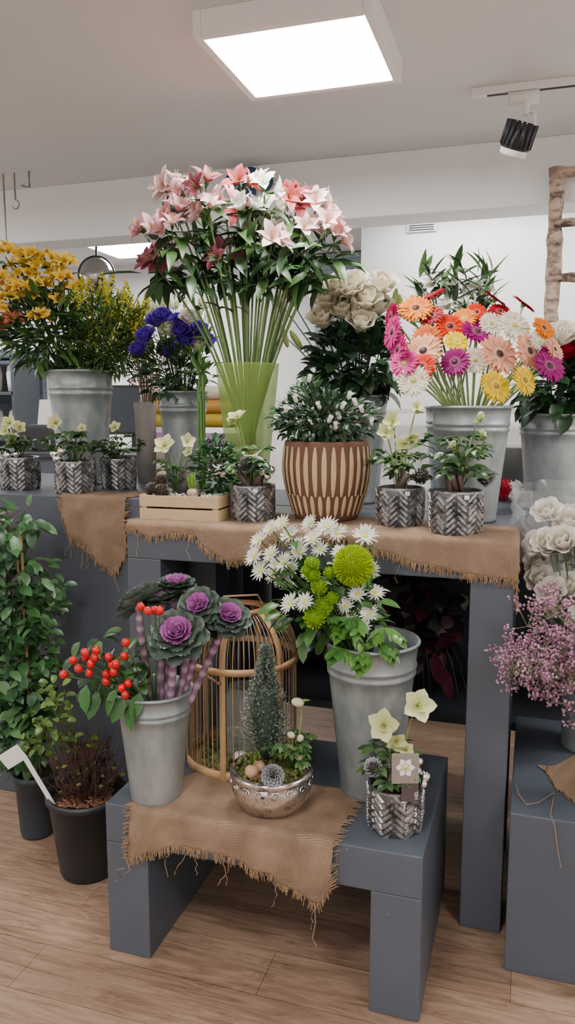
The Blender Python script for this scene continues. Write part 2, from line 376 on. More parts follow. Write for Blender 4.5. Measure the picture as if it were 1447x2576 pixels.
# ------------------------------------------------------------ room
def roombox(name,x0,x1,y0,y1,z0,z1,mat,bevel=0):
    mb=MB(); box(mb,((x0+x1)/2,(y0+y1)/2,(z0+z1)/2),(x1-x0,y1-y0,z1-z0),mat); return mb.obj(name,None,False,bevel)
CZ=2.57
roombox('floor',-5.5,2.6,-2.6,5.6,-.1,0,FLOOR)
roombox('ceiling',-5.5,2.6,-2.6,5.6,CZ,CZ+.1,CEILM)
roombox('wall_front',-5.5,2.6,-2.7,-2.6,0,CZ,WALLM)
roombox('wall_left',-5.6,-5.5,-2.6,5.6,0,CZ,WALLM)
roombox('wall_right',2.6,2.7,-2.6,5.6,0,CZ,WALLM)
roombox('wall_back',-5.5,-.92,5.5,5.6,0,CZ,WALLM)
roombox('wall_alcove',-.92,2.6,4.2,5.6,0,CZ,WALLM)
roombox('ceiling_beam',-5.5,2.6,3.43,3.62,2.31,CZ,WALLM,.004)
roombox('wall_panel_brick',-1.52,-1.13,5.44,5.5,0,2.56,BRICK)
roombox('wall_panel_slate',-5.4,-3.8,5.44,5.5,0,1.95,SLATE)
roombox('trim_back',-3.8,-1.52,5.47,5.5,0,.1,WHITE)
def ledpanel(x,y,w=.45,d=.42,mat=None,name='ceiling_panel_light'):
    g=group(name,(x,y,CZ),0); mb=MB()
    for s in (-1,1):
        box(mb,(s*(w/2+.012),0,-.035),(.024,d+.048,.07),WHITE); box(mb,(0,s*(d/2+.012),-.035),(w,.024,.07),WHITE)
    mb.obj('frame',g,False,.002); m=MB(); box(m,(0,0,-.058),(w,d,.01),mat or PANEL); m.obj('diffuser',g,False)
for x,y in ((-.687,2.325),(-.687,0.1),(-.687,-1.7),(-3.0,.1),(1.2,.1),(-3.2,2.3),(1.5,2.3),(-2.52,4.66),(-4.3,4.5)): ledpanel(x,y)  # only the display and back-room panels show; the others are added unseen fill
for x in (-.35,.7): ledpanel(x,3.92,.7,.2,ALCOVE_FILL,'added_alcove_fill')  # strips added out of sight behind the beam to brighten the alcove wall
for x,y in ((-1.9,-1.2),(1.0,-1.2),(-3.6,-.6),(1.6,3.1),(-4.4,2.9)):  # unseen glowing globes added as soft fill for ceiling and display
    g=group('added_fill_globe',(x,y,2.0),0); mb=MB(); ball(mb,(0,0,0),.12,GLOBE,(1,1,1),24,14); mb.obj('globe',g); mb=MB(); tube(mb,[(0,0,.12),(0,0,CZ-2.0)],.004,WHITE,seg=6); lathe(mb,[(0,.11),(.03,.11),(.03,.14),(0,.15)],WHITE,I4,16); mb.obj('cord',g)
def trackspot():
    g=group('track_spotlight',(-.10,2.87,CZ),0); mb=MB()
    box(mb,(1.1,0,-.0125),(2.5,.034,.025),WHITE); box(mb,(1.1,0,-.026),(2.4,.012,.004),BLACKPL)
    mb.obj('rail',g,False,.002); mb=MB()
    box(mb,(.02,0,-.045),(.10,.03,.035),WHITE); lathe(mb,[(0,-.10),(.01,-.10),(.01,-.05),(0,-.05)],WHITE,T((.03,0,0)),16)
    tube(mb,[(.03,0,-.09),(.06,0,-.095),(.062,0,-.16)],.006,WHITE,seg=8)
    mb.obj('adapter',g); mb=MB()
    M=T((.005,0,-.175))@RY(.35)@RX(.35)
    lathe(mb,[(0,-.052),(.042,-.052),(.046,-.045),(.047,-.01),(.04,-.01)],WHITE,M,32)
    lathe(mb,[(.047,-.03),(.050,-.025),(.046,.035),(0,.04)],BLACKPL,M,32)
    for i in range(16): box(mb,(.048,0,.015),(.012,.010,.076),BLACKPL,M@RZ(i*2*math.pi/16))
    mb.obj('lamp_head',g)
trackspot()
# ------------------------------------------------------------ furniture
def stand(name,x0,x1,y0,y1,top,th,leg,mat=PAINT):
    g=group(name,(x0,y0,0),0); mb=MB(); w=x1-x0; d=y1-y0
    box(mb,(w/2,d/2,top-th/2),(w,d,th),mat); mb.obj('top',g,False,.003)
    mb=MB()
    box(mb,(leg/2,d/2,(top-th)/2),(leg,d,top-th),mat); box(mb,(w-leg/2,d/2,(top-th)/2),(leg,d,top-th),mat); mb.obj('legs',g,False,.003); return g
stand('low_display_bench',-1.07,-.212,1.735,2.30,.435,.11,.125)
def table2(name,x0,x1,y0,y1,top,th,leg,mat=PAINT):
    g=group(name,(x0,y0,0),0); mb=MB(); w=x1-x0; d=y1-y0
    box(mb,(w/2,d/2,top-th/2),(w,d,th),mat); mb.obj('top',g,False,.003); mb=MB()
    for a in (leg/2,w-leg/2):
        for b in (leg/2,d-leg/2): box(mb,(a,b,(top-th)/2),(leg,leg,top-th),mat)
    mb.obj('legs',g,False,.003); return g,w,d
table2('tall_display_table',-1.204,-.036,2.13,2.68,1.14,.11,.115)
g,w,d=table2('back_display_table',-1.195,.75,2.70,3.22,1.14,.11,.1)
mb=MB(); box(mb,(w/2,d-.02,.70),(w-.22,.03,.66),DARKP); box(mb,(w/2,d/2,.38),(w-.22,d-.06,.03),DARKP); mb.obj('modesty_panel',g,False)
roombox('display_block_tall',-2.75,-1.21,2.41,3.22,0,1.18,PAINT,.003)
roombox('display_block_low',-.02,.62,1.984,2.66,0,.45,PAINT,.003)
# work counter and things behind
g=group('work_counter',(-3.9,3.95,0),0); mb=MB()
box(mb,(1.0,.25,.6),(2.0,.5,1.2),PAINT); box(mb,(1.0,.25,1.215),(2.06,.56,.03),DARKP); mb.obj('body',g,False,.003)
def rolls():
    g=group('wrapping_paper_rolls',(-1.62,3.75,0),0); mb=MB()
    for x in (-.32,.32): box(mb,(x,0,.8),(.04,.22,1.6),WHITE)
    mb.obj('rack',g,False,.002); mb=MB()
    for z,c in ((1.60,'cfc3ae'),(1.53,'b9863c'),(1.46,'b79a2e'),(1.36,'a06fa0'),(1.27,'8f8578'),(1.18,'c9b9a0')):
        tube(mb,[(-.30,-.06,z-.03),(.30,-.06,z-.03)],.036,SOLID,C(c),20,cap=True)
    mb.obj('rolls',g)
rolls()
def misc_back():
    g=group('paper_cup_stack',(-3.25,4.05,1.23),0); mb=MB()
    for i in range(3): lathe(mb,[(0,.09+i*.03),(.045,.09+i*.03),(.036,0+i*.03),(0,0+i*.03)],WHITE,T((0,0,0)),20)
    lathe(mb,[(0,.16),(.06,.16),(.045,0),(0,0)],WHITE,T((-.17,0,0)),20)
    mb.obj('cups',g)
    g=group('label_printer',(-2.9,4.15,1.23),0); mb=MB(); box(mb,(0,0,.07),(.2,.2,.14),BLACKPL); box(mb,(0,-.02,.15),(.16,.12,.02),DARKPL); box(mb,(.0,.0,.24),(.14,.004,.16),WHITE,RX(-.2)); mb.obj('body',g,False,.01)
    g=group('computer_monitor',(-2.35,4.3,1.23),.3); mb=MB(); box(mb,(0,0,.25),(.5,.03,.3),BLACKPL); box(mb,(0,.02,.07),(.05,.03,.14),BLACKPL); box(mb,(0,.02,.006),(.22,.16,.012),BLACKPL); box(mb,(0,-.017,.25),(.47,.002,.27),DARKPL); mb.obj('body',g,False,.003)
    g=group('shop_shelving_unit',(-4.35,5.22,0),0); mb=MB()
    for x in (-.55,.55): box(mb,(x,0,.95),(.03,.32,1.9),DARKPL)
    for z in (.3,.8,1.25,1.6,1.88): box(mb,(0,0,z),(1.1,.32,.025),DARKPL)
    mb.obj('frame',g,False,.002); mb=MB()
    for z in (1.26,1.61):
        for k in range(6): lathe(mb,[(0,.01),(.05,.01),(.06,.14),(.05,.2),(.03,.22),(0,.22)],SOLID,T((-.45+k*.18,0,z)),16,rnd.choice([C('d8d2c8'),C('7d8a90'),C('b0876a'),C('e8e4e0')]))
    mb.obj('vases',g)
    g=group('white_shelf_unit',(-.35,3.9,0),0); mb=MB()
    for x in (-.5,.5): box(mb,(x,0,.75),(.03,.3,1.5),WHITE)
    for z in (.3,.75,1.16,1.48): box(mb,(0,0,z),(1.0,.3,.025),WHITE)
    mb.obj('shelves',g,False,.002)
    g=group('grey_storage_tub',(-.06,3.11,1.14),0); mb=MB(); lathe(mb,[(0,0),(.07,0),(.078,.2),(.082,.205),(.082,.21),(.07,.2),(.065,.02),(0,.02)],simple('grey_plastic',C('8b8784'),.5),I4,32); mb.obj('tub',g)
    g=group('convex_mirror',(-2.66,4.42,2.32),.3); mb=MB()
    M=RX(math.radians(90)); lathe(mb,[(.002,.06),(.03,.058),(.06,.048),(.09,.03),(.11,.0)],STEEL,M,48); lathe(mb,[(.107,0),(.117,.004),(.117,-.012),(0,-.02)],DARKPL,M,40)
    tube(mb,[(0,.02,.0),(0,.02,CZ-2.32)],.008,BLACKPL,seg=8); mb.obj('mirror',g)
    g=group('wall_vent',(-.60,4.2,2.435),0); mb=MB(); box(mb,(0,-.008,0),(.15,.016,.075),WHITE)
    for i in range(6): box(mb,(0,-.018,-.028+i*.0112),(.13,.004,.005),DARKPL)
    mb.obj('grille',g,False,.002)
    g=group('decorative_blue_plates',(-1.6,3.43,2.4),0); mb=MB()
    for x,z,r in ((-.045,.02,.05),(-.0,-.03,.03),(.27,.10,.05),(.34,.11,.05),(.41,.09,.04),(.33,.05,.04)):
        lathe(mb,[(0,.012),(r*.6,.01),(r,.02),(r*1.0,.016),(r*.6,0),(0,0)],SOLID,T((x,0,z))@RX(math.radians(90)),28,C('2f4c6c'))
        lathe(mb,[(r*.3,.0135),(r*.5,.013)],SOLID,T((x,0,z))@RX(math.radians(90)),28,C('7f97ab'))
    mb.obj('plates',g)
    g=group('ceiling_hooks',(-2.28,3.2,CZ),0); mb=MB()
    for x,l in ((-.12,.42),(-.06,.12)): tube(mb,[(x,0,0),(x,0,-l)],.004,WIRE,seg=6); tube(mb,[(x+.02*math.sin(k),0,-l-.02+.02*math.cos(k)) for k in [i*.6 for i in range(8)]],.003,WIRE,seg=6)
    tube(mb,[(.02,0,0),(.02,0,-.07),(-.02,0,-.06)],.005,WIRE,seg=6); mb.obj('hooks',g)
    g=group('lucky_bamboo_pot',(-1.155,2.61,1.14),YAW); mb=MB(); lathe(mb,[(0,0),(.028,0),(.033,.06),(.03,.06),(.026,.04),(0,.04)],SOLID,I4,20,C('7a6a8a')); mb.obj('pot',g); mb=MB()
    for x0,hh,a in ((-.012,.50,0),(.008,.56,2),(.0,.44,4)):
        pts=[];rd=[]
        for k in range(34):
            t=k/33; z=.04+hh*t; c=max(0,t-.75)*4; pts.append((x0+.022*math.sin(a+c*5)*c,.012*math.cos(a)+.02*math.cos(a+c*5)*c,z)); rd.append(.0055+(.0014 if k%4==0 else 0))
        tube(mb,pts,rd,LEAF,C('6d9a4c'),8)
        for k in range(6): leaf(mb,Vector(pts[-1]),(U(-1,1),U(-1,.5),U(.2,1)),.07,.014,C('5f8d42'))
    mb.obj('stalks',g)
misc_back()
def birch():
    m,nt,b=newmat('birch_bark')
    tc=N(nt,'ShaderNodeTexCoord'); mp=N(nt,'ShaderNodeMapping'); mp.inputs['Scale'].default_value=(14,14,32); nt.links.new(tc.outputs['Object'],mp.inputs[0])
    no=N(nt,'ShaderNodeTexNoise'); no.inputs['Scale'].default_value=1; no.inputs['Detail'].default_value=7; no.inputs['Roughness'].default_value=.65; nt.links.new(mp.outputs[0],no.inputs[0])
    r=N(nt,'ShaderNodeValToRGB'); e=r.color_ramp.elements; e[0].position=.38; e[0].color=(*C('4a3c36'),1); e[1].position=.56; e[1].color=(*C('b9a08c'),1); nt.links.new(no.outputs['Fac'],r.inputs[0]); nt.links.new(r.outputs[0],b.inputs['Base Color']); b.inputs['Roughness'].default_value=.8
    g=group('birch_wood_frame',(.045,3.385,1.79),0); mb=MB()
    def log(a,b_,r):
        a=Vector(a);b_=Vector(b_); pts=[a.lerp(b_,i/14)+Vector((U(-.003,.003),U(-.003,.003),U(-.003,.003))) for i in range(15)]; tube(mb,pts,[r*U(.85,1.15) for _ in pts],m,seg=12,cap=True)
    log((0,0,0),(0,0,.64),.030); log((.5,0,0),(.5,0,.64),.030)
    for z in (.02,.22,.43,.62): log((-.01,-.012,z),(.51,-.012,z),.018 if z in(.22,.43) else .02)
    mb.obj('branches',g)
birch()
# ------------------------------------------------------------ burlap
def interp(x,kn):
    if x<=kn[0][0]: return kn[0][1]
    for (a,va),(b,vb) in zip(kn,kn[1:]):
        if x<=b: t=(x-a)/(b-a); t=t*t*(3-2*t); return va+(vb-va)*t
    return kn[-1][1]
def burlap(name,x0,x1,yf,top,tk,hk,fold=None,skew=0,fr=.022,nu=70,nv=40,y1=None):
    """cloth lying on a surface (depth tk) and hanging over its front edge (length hk)"""
    g=group(name,(0,0,0),0); mb=MB(); vs=[];fs=[];uv=[]
    P={}
    for i in range(nu+1):
        X=x0+(x1-x0)*i/nu; t=interp(X,tk); h=interp(X,hk)
        if y1 is not None: h=-h   # negative: stops short of the front edge
        for j in range(nv+1):
            d=(t+h)*j/nv; 
            nz=noise.noise(Vector((X*14,d*9,top*7)))
            if d<t:
                y=yf+t-d; z=top+.004+.007*max(0,nz+.15); x=X+skew*(t-d)
                if t-d<.008: z-=.001
            else:
                e=d-t; y=yf-.006-.012*min(1,e*12)*(1+noise.noise(Vector((X*22,e*3,1))))-.01*max(0,nz); z=top+.003-e; x=X-skew*e*.5
            if fold is not None and x>fold:
                o=x-fold; x=fold+.008+.01*min(1,o*10)*abs(nz+.5); z-=o
            P[i,j]=Vector((x,y,z)); vs.append(P[i,j]); uv.append((X,d))
    for i in range(nu):
        for j in range(nv): a=i*(nv+1)+j; fs.append((a,a+nv+1,a+nv+2,a+1))
    mb.add(vs,fs,BURLAP,(1,1,1),uv); o=mb.obj('cloth',g); s=o.modifiers.new('solid','SOLIDIFY'); s.thickness=.002; s.offset=1
    mb=MB()
    def strands(keys,prev,n):
        for _ in range(n):
            k=rnd.random()*(len(keys)-1); a=int(k); q=k-a
            p=P[keys[a]].lerp(P[keys[a+1]],q); pp=P[prev[a]].lerp(P[prev[a+1]],q); d=(p-pp).normalized()
            l=fr*U(.5,1.2); pts=[p-d*.003]
            dd=d.copy()
            for m in range(4):
                dd=(dd+Vector((U(-.25,.25),U(-.15,.12),-.06))).normalized(); pts.append(pts[-1]+dd*l/4)
            for q_ in pts:
                if q_.y>yf-.004 and q_.z<top+.003 and (fold is None or q_.x<fold): q_.z=top+.003
            tube(mb,pts,.0009,FRINGE,seg=3)
    strands([(i,nv) for i in range(nu+1)],[(i,nv-1) for i in range(nu+1)],int(abs(x1-x0)*520))
    strands([(0,j) for j in range(nv+1)],[(1,j) for j in range(nv+1)],110)
    strands([(nu,j) for j in range(nv+1)],[(nu-1,j) for j in range(nv+1)],110)
    if y1 is None:
      for _ in range(7):
        i=rnd.randrange(nu); p=P[i,nv]; pts=[p]
        for m in range(8): pts.append(pts[-1]+Vector((U(-.008,.008),U(-.004,.002),-U(.005,.013))))
        tube(mb,pts,.001,FRINGE,seg=4)
    return g,mb
def fin(gm): gm[1].obj('fringe',gm[0])
gm=burlap('burlap_runner',-.99,-.43,1.735,.435,[(-.99,.12),(-.9,.24),(-.43,.27)],[(-.99,.14),(-.93,.115),(-.83,.075),(-.72,.08),(-.61,.105),(-.52,.14),(-.46,.16),(-.43,.12)],skew=.06)
tube(gm[1],[(-.985,1.72,.36),(-1.0,1.71,.31),(-.985,1.71,.27),(-1.01,1.70,.25),(-1.02,1.70,.27),(-.995,1.70,.28)],.0013,FRINGE,seg=4)
tube(gm[1],[(-.47,1.70,.29),(-.465,1.695,.24),(-.472,1.69,.20),(-.46,1.69,.18)],.0013,FRINGE,seg=4); fin(gm)
fin(burlap('burlap_runner',-1.20,.03,2.13,1.14,[(-1.2,.3),(-.5,.33),(.03,.25)],[(-1.2,.012),(-1.12,.04),(-1.02,.025),(-.97,.03),(-.91,.08),(-.85,.105),(-.80,.09),(-.7,.03),(-.5,.02),(-.4,.045),(-.28,.075),(-.15,.095),(.03,.11)],fold=-.036,nu=110))
fin(burlap('burlap_runner',-1.62,-1.36,2.41,1.18,[(-1.62,.12),(-1.36,.15)],[(-1.62,.06),(-1.58,.16),(-1.52,.18),(-1.45,.25),(-1.40,.27),(-1.36,.20)],nu=40))
gm=burlap('burlap_runner',.07,.5,1.984,.45,[(.07,.30),(.2,.45),(.5,.5)],[(.07,.27),(.10,.17),(.16,.09),(.3,.03),(.5,.01)],nu=40,y1=1)
tube(gm[1],[(.09,2.12,.455),(.05,2.05,.456),(.02,2.03,.456),(.0,2.08,.456),(-.01,2.14,.456)],.0013,FRINGE,seg=4); tube(gm[1],[(.09,2.1,.455),(.08,2.0,.456),(.09,1.975,.44),(.10,1.972,.38),(.11,1.97,.33)],.0013,FRINGE,seg=4); fin(gm)
# ------------------------------------------------------------ bucket bouquets
def heads(mb,h,r1,lst,s,fn,dep,rad=.002,col=Gs,leaves=0,facing=(0,-1,.5),out=1.0,**k):
    for it in lst:
        x,z=it[0]*s,it[1]*s; y=dep(it[0],it[1])*s+U(-.01,.01)
        p=Vector((x,y,h+z)); stemto(mb,h,p,r1,rad,col,leaves=leaves,**k)
        d=Vector(facing)+Vector((x,y*.5,z*.3))*(out/ (s*200))
        fn(mb,p,d,it)
def b_gerbera():
    h=.36; s=1.24e-3; g=group('zinc_bucket_with_gerberas',(-.192,2.52,1.14)); mb=MB(); bucket(mb,h,.085,.122); mb.obj('bucket',g)
    mb=MB(); OR=C('f08a1c');RD=C('a80f24');CO=C('e0452c');MG=C('98086c');PK=C('d0448a');PE=C('f4b898');CW=C('f6ecd6');YE=C('f8d400')
    DK=C('2c1410');GY=C('a8a04a')
    L=[(-138,248,44,OR,DK),(-90,285,36,RD,DK),(-55,200,40,CO,DK),(-15,222,32,OR,GY),(12,186,43,MG,DK),(50,208,32,CW,GY),(107,202,44,CW,GY),(70,275,36,RD,DK),(76,240,30,RD,DK),(140,260,36,RD,DK),(177,195,34,OR,DK),(160,160,32,CW,GY),(55,127,54,PE,DK),(130,135,47,PE,DK),(172,97,43,MG,DK),(35,48,42,YE,C('8a6a1c')),(105,62,37,YE,C('8a6a1c')),(-55,108,37,MG,DK),(-130,135,47,PE,DK),(-140,95,38,CO,DK),(-200,185,44,PK,DK),(-190,140,42,PK,DK),(-160,62,40,CW,GY),(-200,230,34,C('9c1848'),DK),(-45,160,32,YE,GY),(-5,112,34,CW,GY),(195,140,32,PE,DK),(-180,105,38,PK,GY),(-100,230,32,RD,DK),(185,120,36,MG,DK),(-115,170,38,C('e8804c'),DK),(20,240,28,CO,DK)]
    def dep(x,z): return -120+ z*.75 -abs(x)*.05
    def fn(mb,p,d,it):
        if it[0]<-180: d=Vector((-1,-.35,.15))
        elif it[1]>255: d=d+Vector((U(-.5,.6),.5,U(.2,.8)))
        else: d=d+Vector((U(-.35,.35),0,U(-.2,.35)))
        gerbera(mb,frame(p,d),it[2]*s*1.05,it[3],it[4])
    heads(mb,h,.122,L,s,fn,dep,.0032,C('a3bc72'),facing=(0,-1,.35),out=.7,z0=.55,spread=.5)
    mb.obj('gerberas',g)
b_gerbera()
def b_alstro():
    h=.50; s=1.34e-3; g=group('green_vase_with_alstroemeria',(-.935,2.5,1.14)); mb=MB()
    lathe(mb,[(0,0),(.052,0),(.058,.01),(.107,h),(.109,h+.003),(.105,h)],GVASE,I4,48); mb.obj('vase',g)
    mb=MB(); PK=C('ecb4bc');PP=C('efc6c8');MG=C('8a1c48');RD=C('a8183c');WH=C('f2f1ea');TH=C('e2c88a')
    L=[(-245,325,PK),(-186,432,PP),(-148,410,PK),(-160,335,PK),(-58,400,PK),(-138,368,PP),(-172,300,PK),(212,290,PK),(170,375,PP),(62,275,PP),(137,315,PP),(-228,240,MG),(125,385,RD),(100,392,RD),(-8,410,RD),(-53,245,MG),(2,345,WH),(55,368,WH),(22,322,WH),(64,318,WH),(47,400,WH),(-22,372,RD),(-95,402,MG),(195,325,PK),(-85,340,PP),(-205,255,MG)]
    def dep(x,z): return U(-60,70)-(40 if z<350 else 0)
    def fn(mb,p,d,it):
        for k in range(3):
            th=k*2.09+U(-.4,.4); dd=Vector((math.cos(th)*.8+(.6 if it[0]>60 else -.6 if it[0]<-60 else 0),-.45+math.sin(th)*.6,.5+U(-.4,.5)))
            q=p+dd.normalized()*.024; tube(mb,[p-Vector((0,0,.03)),q],.0016,LEAF,Gm,4)
            alstro(mb,frame(q,dd),.060*U(.85,1.1),it[2],TH if it[2]!=WH else C('c9cf8a'))
        for k in range(5):
            th=U(0,6.28); leaf(mb,p-Vector((0,0,.05)),(math.cos(th),math.sin(th),U(-.6,.5)),U(.08,.13),.034,rnd.choice([Gd,Gm]),-.7)
    heads(mb,h,.105,L,s,fn,dep,.0034,C('7c9c58'),leaves=5,z0=.08,spread=.3,LL=.11,LW=.03,lc=Gd,t0=.68,t1=.95)
    for x,z in ((230,240),(170,215),(-210,220),(110,230)):
        leaf(mb,Vector((x*s-.06,-.03,h+z*s)),(1 if x>0 else -1,-.3,.05),.16,.04,C('4f8444'),-.25)
    for i in range(135):
        x=U(-200,190); z=U(200,325)-abs(x)*.10
        leaf(mb,Vector((x*s,U(-.12,.1),h+z*s)),(U(-1,1),U(-1,.3),U(-.8,.4)),U(.08,.14),.036,rnd.choice([Gd,Gm,C('3c5f35')]),-.6)
    for i in range(22):
        x=U(-45,60); stemto(mb,h,Vector((x*3.2*s,U(-.08,.1),h+U(200,280)*s)),.105,.0036,C('94b268'),z0=.06,spread=.35)
    mb.obj('alstroemeria',g)
b_alstro()
def b_yellow():
    h=.465; s=1.57e-3; g=group('zinc_bucket_with_yellow_flowers',(-1.80,2.84,1.18)); mb=MB(); bucket(mb,h,.095,.132); mb.obj('bucket',g)
    mb=MB(); Y1=C('f4d040');Y2=C('efc238');O1=C('e08a62')
    L=[(-180,290,Y1),(-120,280,Y1),(-70,275,Y1),(-25,262,Y1),(-170,210,Y2),(-130,235,Y1),(-90,205,Y1),(-30,220,Y2),(-160,170,Y1),(-50,165,Y2),(-75,120,Y2),(-185,140,Y2),(-155,115,O1),(-200,150,Y2),(-205,225,Y1),(-100,255,Y1),(-140,195,Y2),(-205,100,O1),(-50,240,Y1),(-110,180,Y1),(-150,260,Y1),(-10,200,Y2)]
    def fn(mb,p,d,it):
        for k in range(5):
            th=k*1.26+U(-.4,.4); dd=Vector((math.cos(th)*.9,-.6+math.sin(th)*.5,.6)); q=p+dd.normalized()*.03
            alstro(mb,frame(q,dd),.039*U(.85,1.15),it[2],mix(it[2],C('c07818'),.3))
        for k in range(4):
            th=U(0,6.28); leaf(mb,p-Vector((0,0,.03)),(math.cos(th),math.sin(th),U(-.2,.6)),U(.06,.1),.022,rnd.choice([Gm,Gd]),-.7)
    heads(mb,h,.13,L,s,fn,lambda x,z:-110+z*.4+U(-30,30),.0028,Gm,leaves=7,LL=.09,LW=.02,lc=Gm)
    foliage(mb,(-.13,-.02,h+.16),(.17,.13,.15),420,.09,.024,[Gd,Gm,C('5b8040')],upb=.5,shell=.3)
    mb.obj('yellow_alstroemeria',g); mb=MB()
    for i in range(64):
        x=U(10,190); z=U(60,225)-max(0,x-120)*.4; p=Vector((x*s,U(-.13,.1),h+z*s))
        stemto(mb,h,p,.13,.0018,Gm,leaves=18,LL=.055,LW=.010,lc=C('64853c'),t0=.3)
        up=z>110
        for k in range(80 if up else 25):
            t=rnd.random()**.8; a=U(0,6.28); q=p+Vector((math.cos(a)*.032*(1-t),math.sin(a)*.032*(1-t),-.06+t*.11)); 
            ball(mb,q,U(.0025,.0045),PETAL,jit(mix(C('dccd4a'),C('a9b83f'),U(0,.7)),.1),4,3)
    foliage(mb,(.14,-.02,h+.13),(.15,.13,.16),900,.055,.012,[Gm,C('5b8040'),C('5f8440')],upb=.7,shell=.1)
    mb.obj('goldenrod',g)
b_yellow()
def b_lisi():
    h=.38; s=1.61e-3; g=group('zinc_bucket_with_lisianthus',(-1.365,2.9,1.18)); mb=MB(); bucket(mb,h,.07,.098); mb.obj('bucket',g); mb=MB()
    PU=C('6a48bc'); L=[(-95,100,PU),(-30,95,PU),(-50,165,PU),(10,140,PU),(50,145,PU),(0,165,PU),(-35,175,PU),(20,120,PU),(-75,130,PU),(65,120,PU),(-20,145,C('dfe3c2')),(30,170,C('e6e0d8')),(45,110,C('dfe3c2'))]
    def fn(mb,p,d,it): rose(mb,frame(p,d+Vector((0,0,.5))),.034,it[2],mix(it[2],(0,0,0),.1))
    heads(mb,h,.098,L,s,fn,lambda x,z:-70+U(-20,20),.002,Gm,leaves=8,LL=.06,LW=.025)
    for i in range(34):
        x,z=U(-95,70),U(170,245); p=Vector((x*s,U(-.06,.06),h+z*s)); stemto(mb,h,p,.098,.0013,Gm)
        M=frame(p,(U(-.3,.3),U(-.4,.2),1)); ball(mb,(0,0,0),.009,PETAL,mix(C('cdd8a0'),C('e6e6c8'),rnd.random()),7,5,M,(1,1,2))
    foliage(mb,(-.02,-.02,h+.08),(.15,.12,.12),240,.06,.025,[Gd,Gm,C('4a6a52')],upb=.5,shell=.3)
    mb.obj('lisianthus',g)
b_lisi()
def b_roses():
    h=.40; s=1.43e-3; g=group('zinc_bucket_with_cream_roses',(-.64,2.88,1.14)); mb=MB(); bucket(mb,h,.085,.115); mb.obj('bucket',g); mb=MB()
    CR=C('faf3df'); L=[(-95,190),(-88,238),(-30,262),(-45,212),(12,235),(0,178),(55,272),(-15,275),(45,222),(-62,265)]
    def fn(mb,p,d,it): rose(mb,frame(p,d+Vector((0,0,.5))),.050,CR,mix(CR,C('e6cf94'),.35))
    heads(mb,h,.115,L,s,fn,lambda x,z:-100+z*.12+U(-20,20),.003,Gd,leaves=8,LL=.07,LW=.035,lc=Gd)
    foliage(mb,(0,-.02,h+.11),(.17,.13,.14),320,.08,.045,[C('2a4430'),Gd,C('375838')],upb=.1,shell=.3,shape='oval')
    for x,z in ((90,240),(105,225),(80,200),(-180,250),(-200,230),(-160,140),(-190,150)):
        p=Vector((x*s,-.05,h+z*s)); stemto(mb,h,p,.115,.002,Gm); ball(mb,(0,0,0),.012,PETAL,C('bccb85'),8,6,frame(p,(U(-.3,.3)-(.4 if x<0 else -.1),0,1)),(1,1,3.6))
    mb.obj('cream_roses',g)
b_roses()
def b_lily():
    h=.36; s=1.4e-3; g=group('zinc_bucket_with_white_alstroemeria',(-.29,2.94,1.14)); mb=MB(); bucket(mb,h,.07,.10); mb.obj('bucket',g); mb=MB()
    WH=C('f0efe8')
    L=[(-60,300),(-20,245),(20,240),(40,270),(-90,270),(60,290),(0,285)]
    def fn(mb,p,d,it):
        for k in range(3): 
            th=k*2.1; dd=Vector((math.cos(th)*.8,-.6,.5+.3*math.sin(th))); alstro(mb,frame(p+dd*.02,dd),.045,WH,C('c9cf8a'))
    heads(mb,h,.1,L,s,fn,lambda x,z:-20+U(-20,20),.0025,Gm,leaves=5,LL=.1,LW=.02,t0=.6)
    for i in range(130):
        p=Vector((U(-100,90)*s,U(-.08,.08),h+U(190,345)*s)); leaf(mb,p,(U(-.7,.7),U(-.6,.2),U(.1,1.2)),U(.07,.12),.024,rnd.choice([Gd,Gm]),-.4)
    mb.obj('white_alstroemeria',g)
b_lily()
def b_right():
    h=.335; s=1.38e-3; g=group('zinc_bucket_with_mixed_roses',(.065,2.87,1.14)); mb=MB(); bucket(mb,h,.085,.118); mb.obj('bucket',g); mb=MB()
    L=[(-20,185,C('f6efe0')),(35,180,C('f6ecd8')),(-55,165,C('f4e8d4')),(70,205,C('f1e9da')),(50,130,C('f0a880')),(80,150,C('f0a880')),(-40,120,C('8a1450')),(100,180,C('efe0c8')),(-10,150,C('b01838')),(120,120,C('f2ead6'))]
    def fn(mb,p,d,it): rose(mb,frame(p,d+Vector((0,0,.6))),.048,it[2],it[2])
    heads(mb,h,.115,L,s,fn,lambda x,z:-70+U(-20,20),.003,Gd,leaves=8,LL=.07,LW=.035,lc=Gd)
    foliage(mb,(.02,-.02,h+.08),(.17,.13,.11),220,.08,.045,[Gd,C('2a4430'),C('3d5c38')],upb=.1,shell=.3,shape='oval')
    mb.obj('roses',g)
b_right()
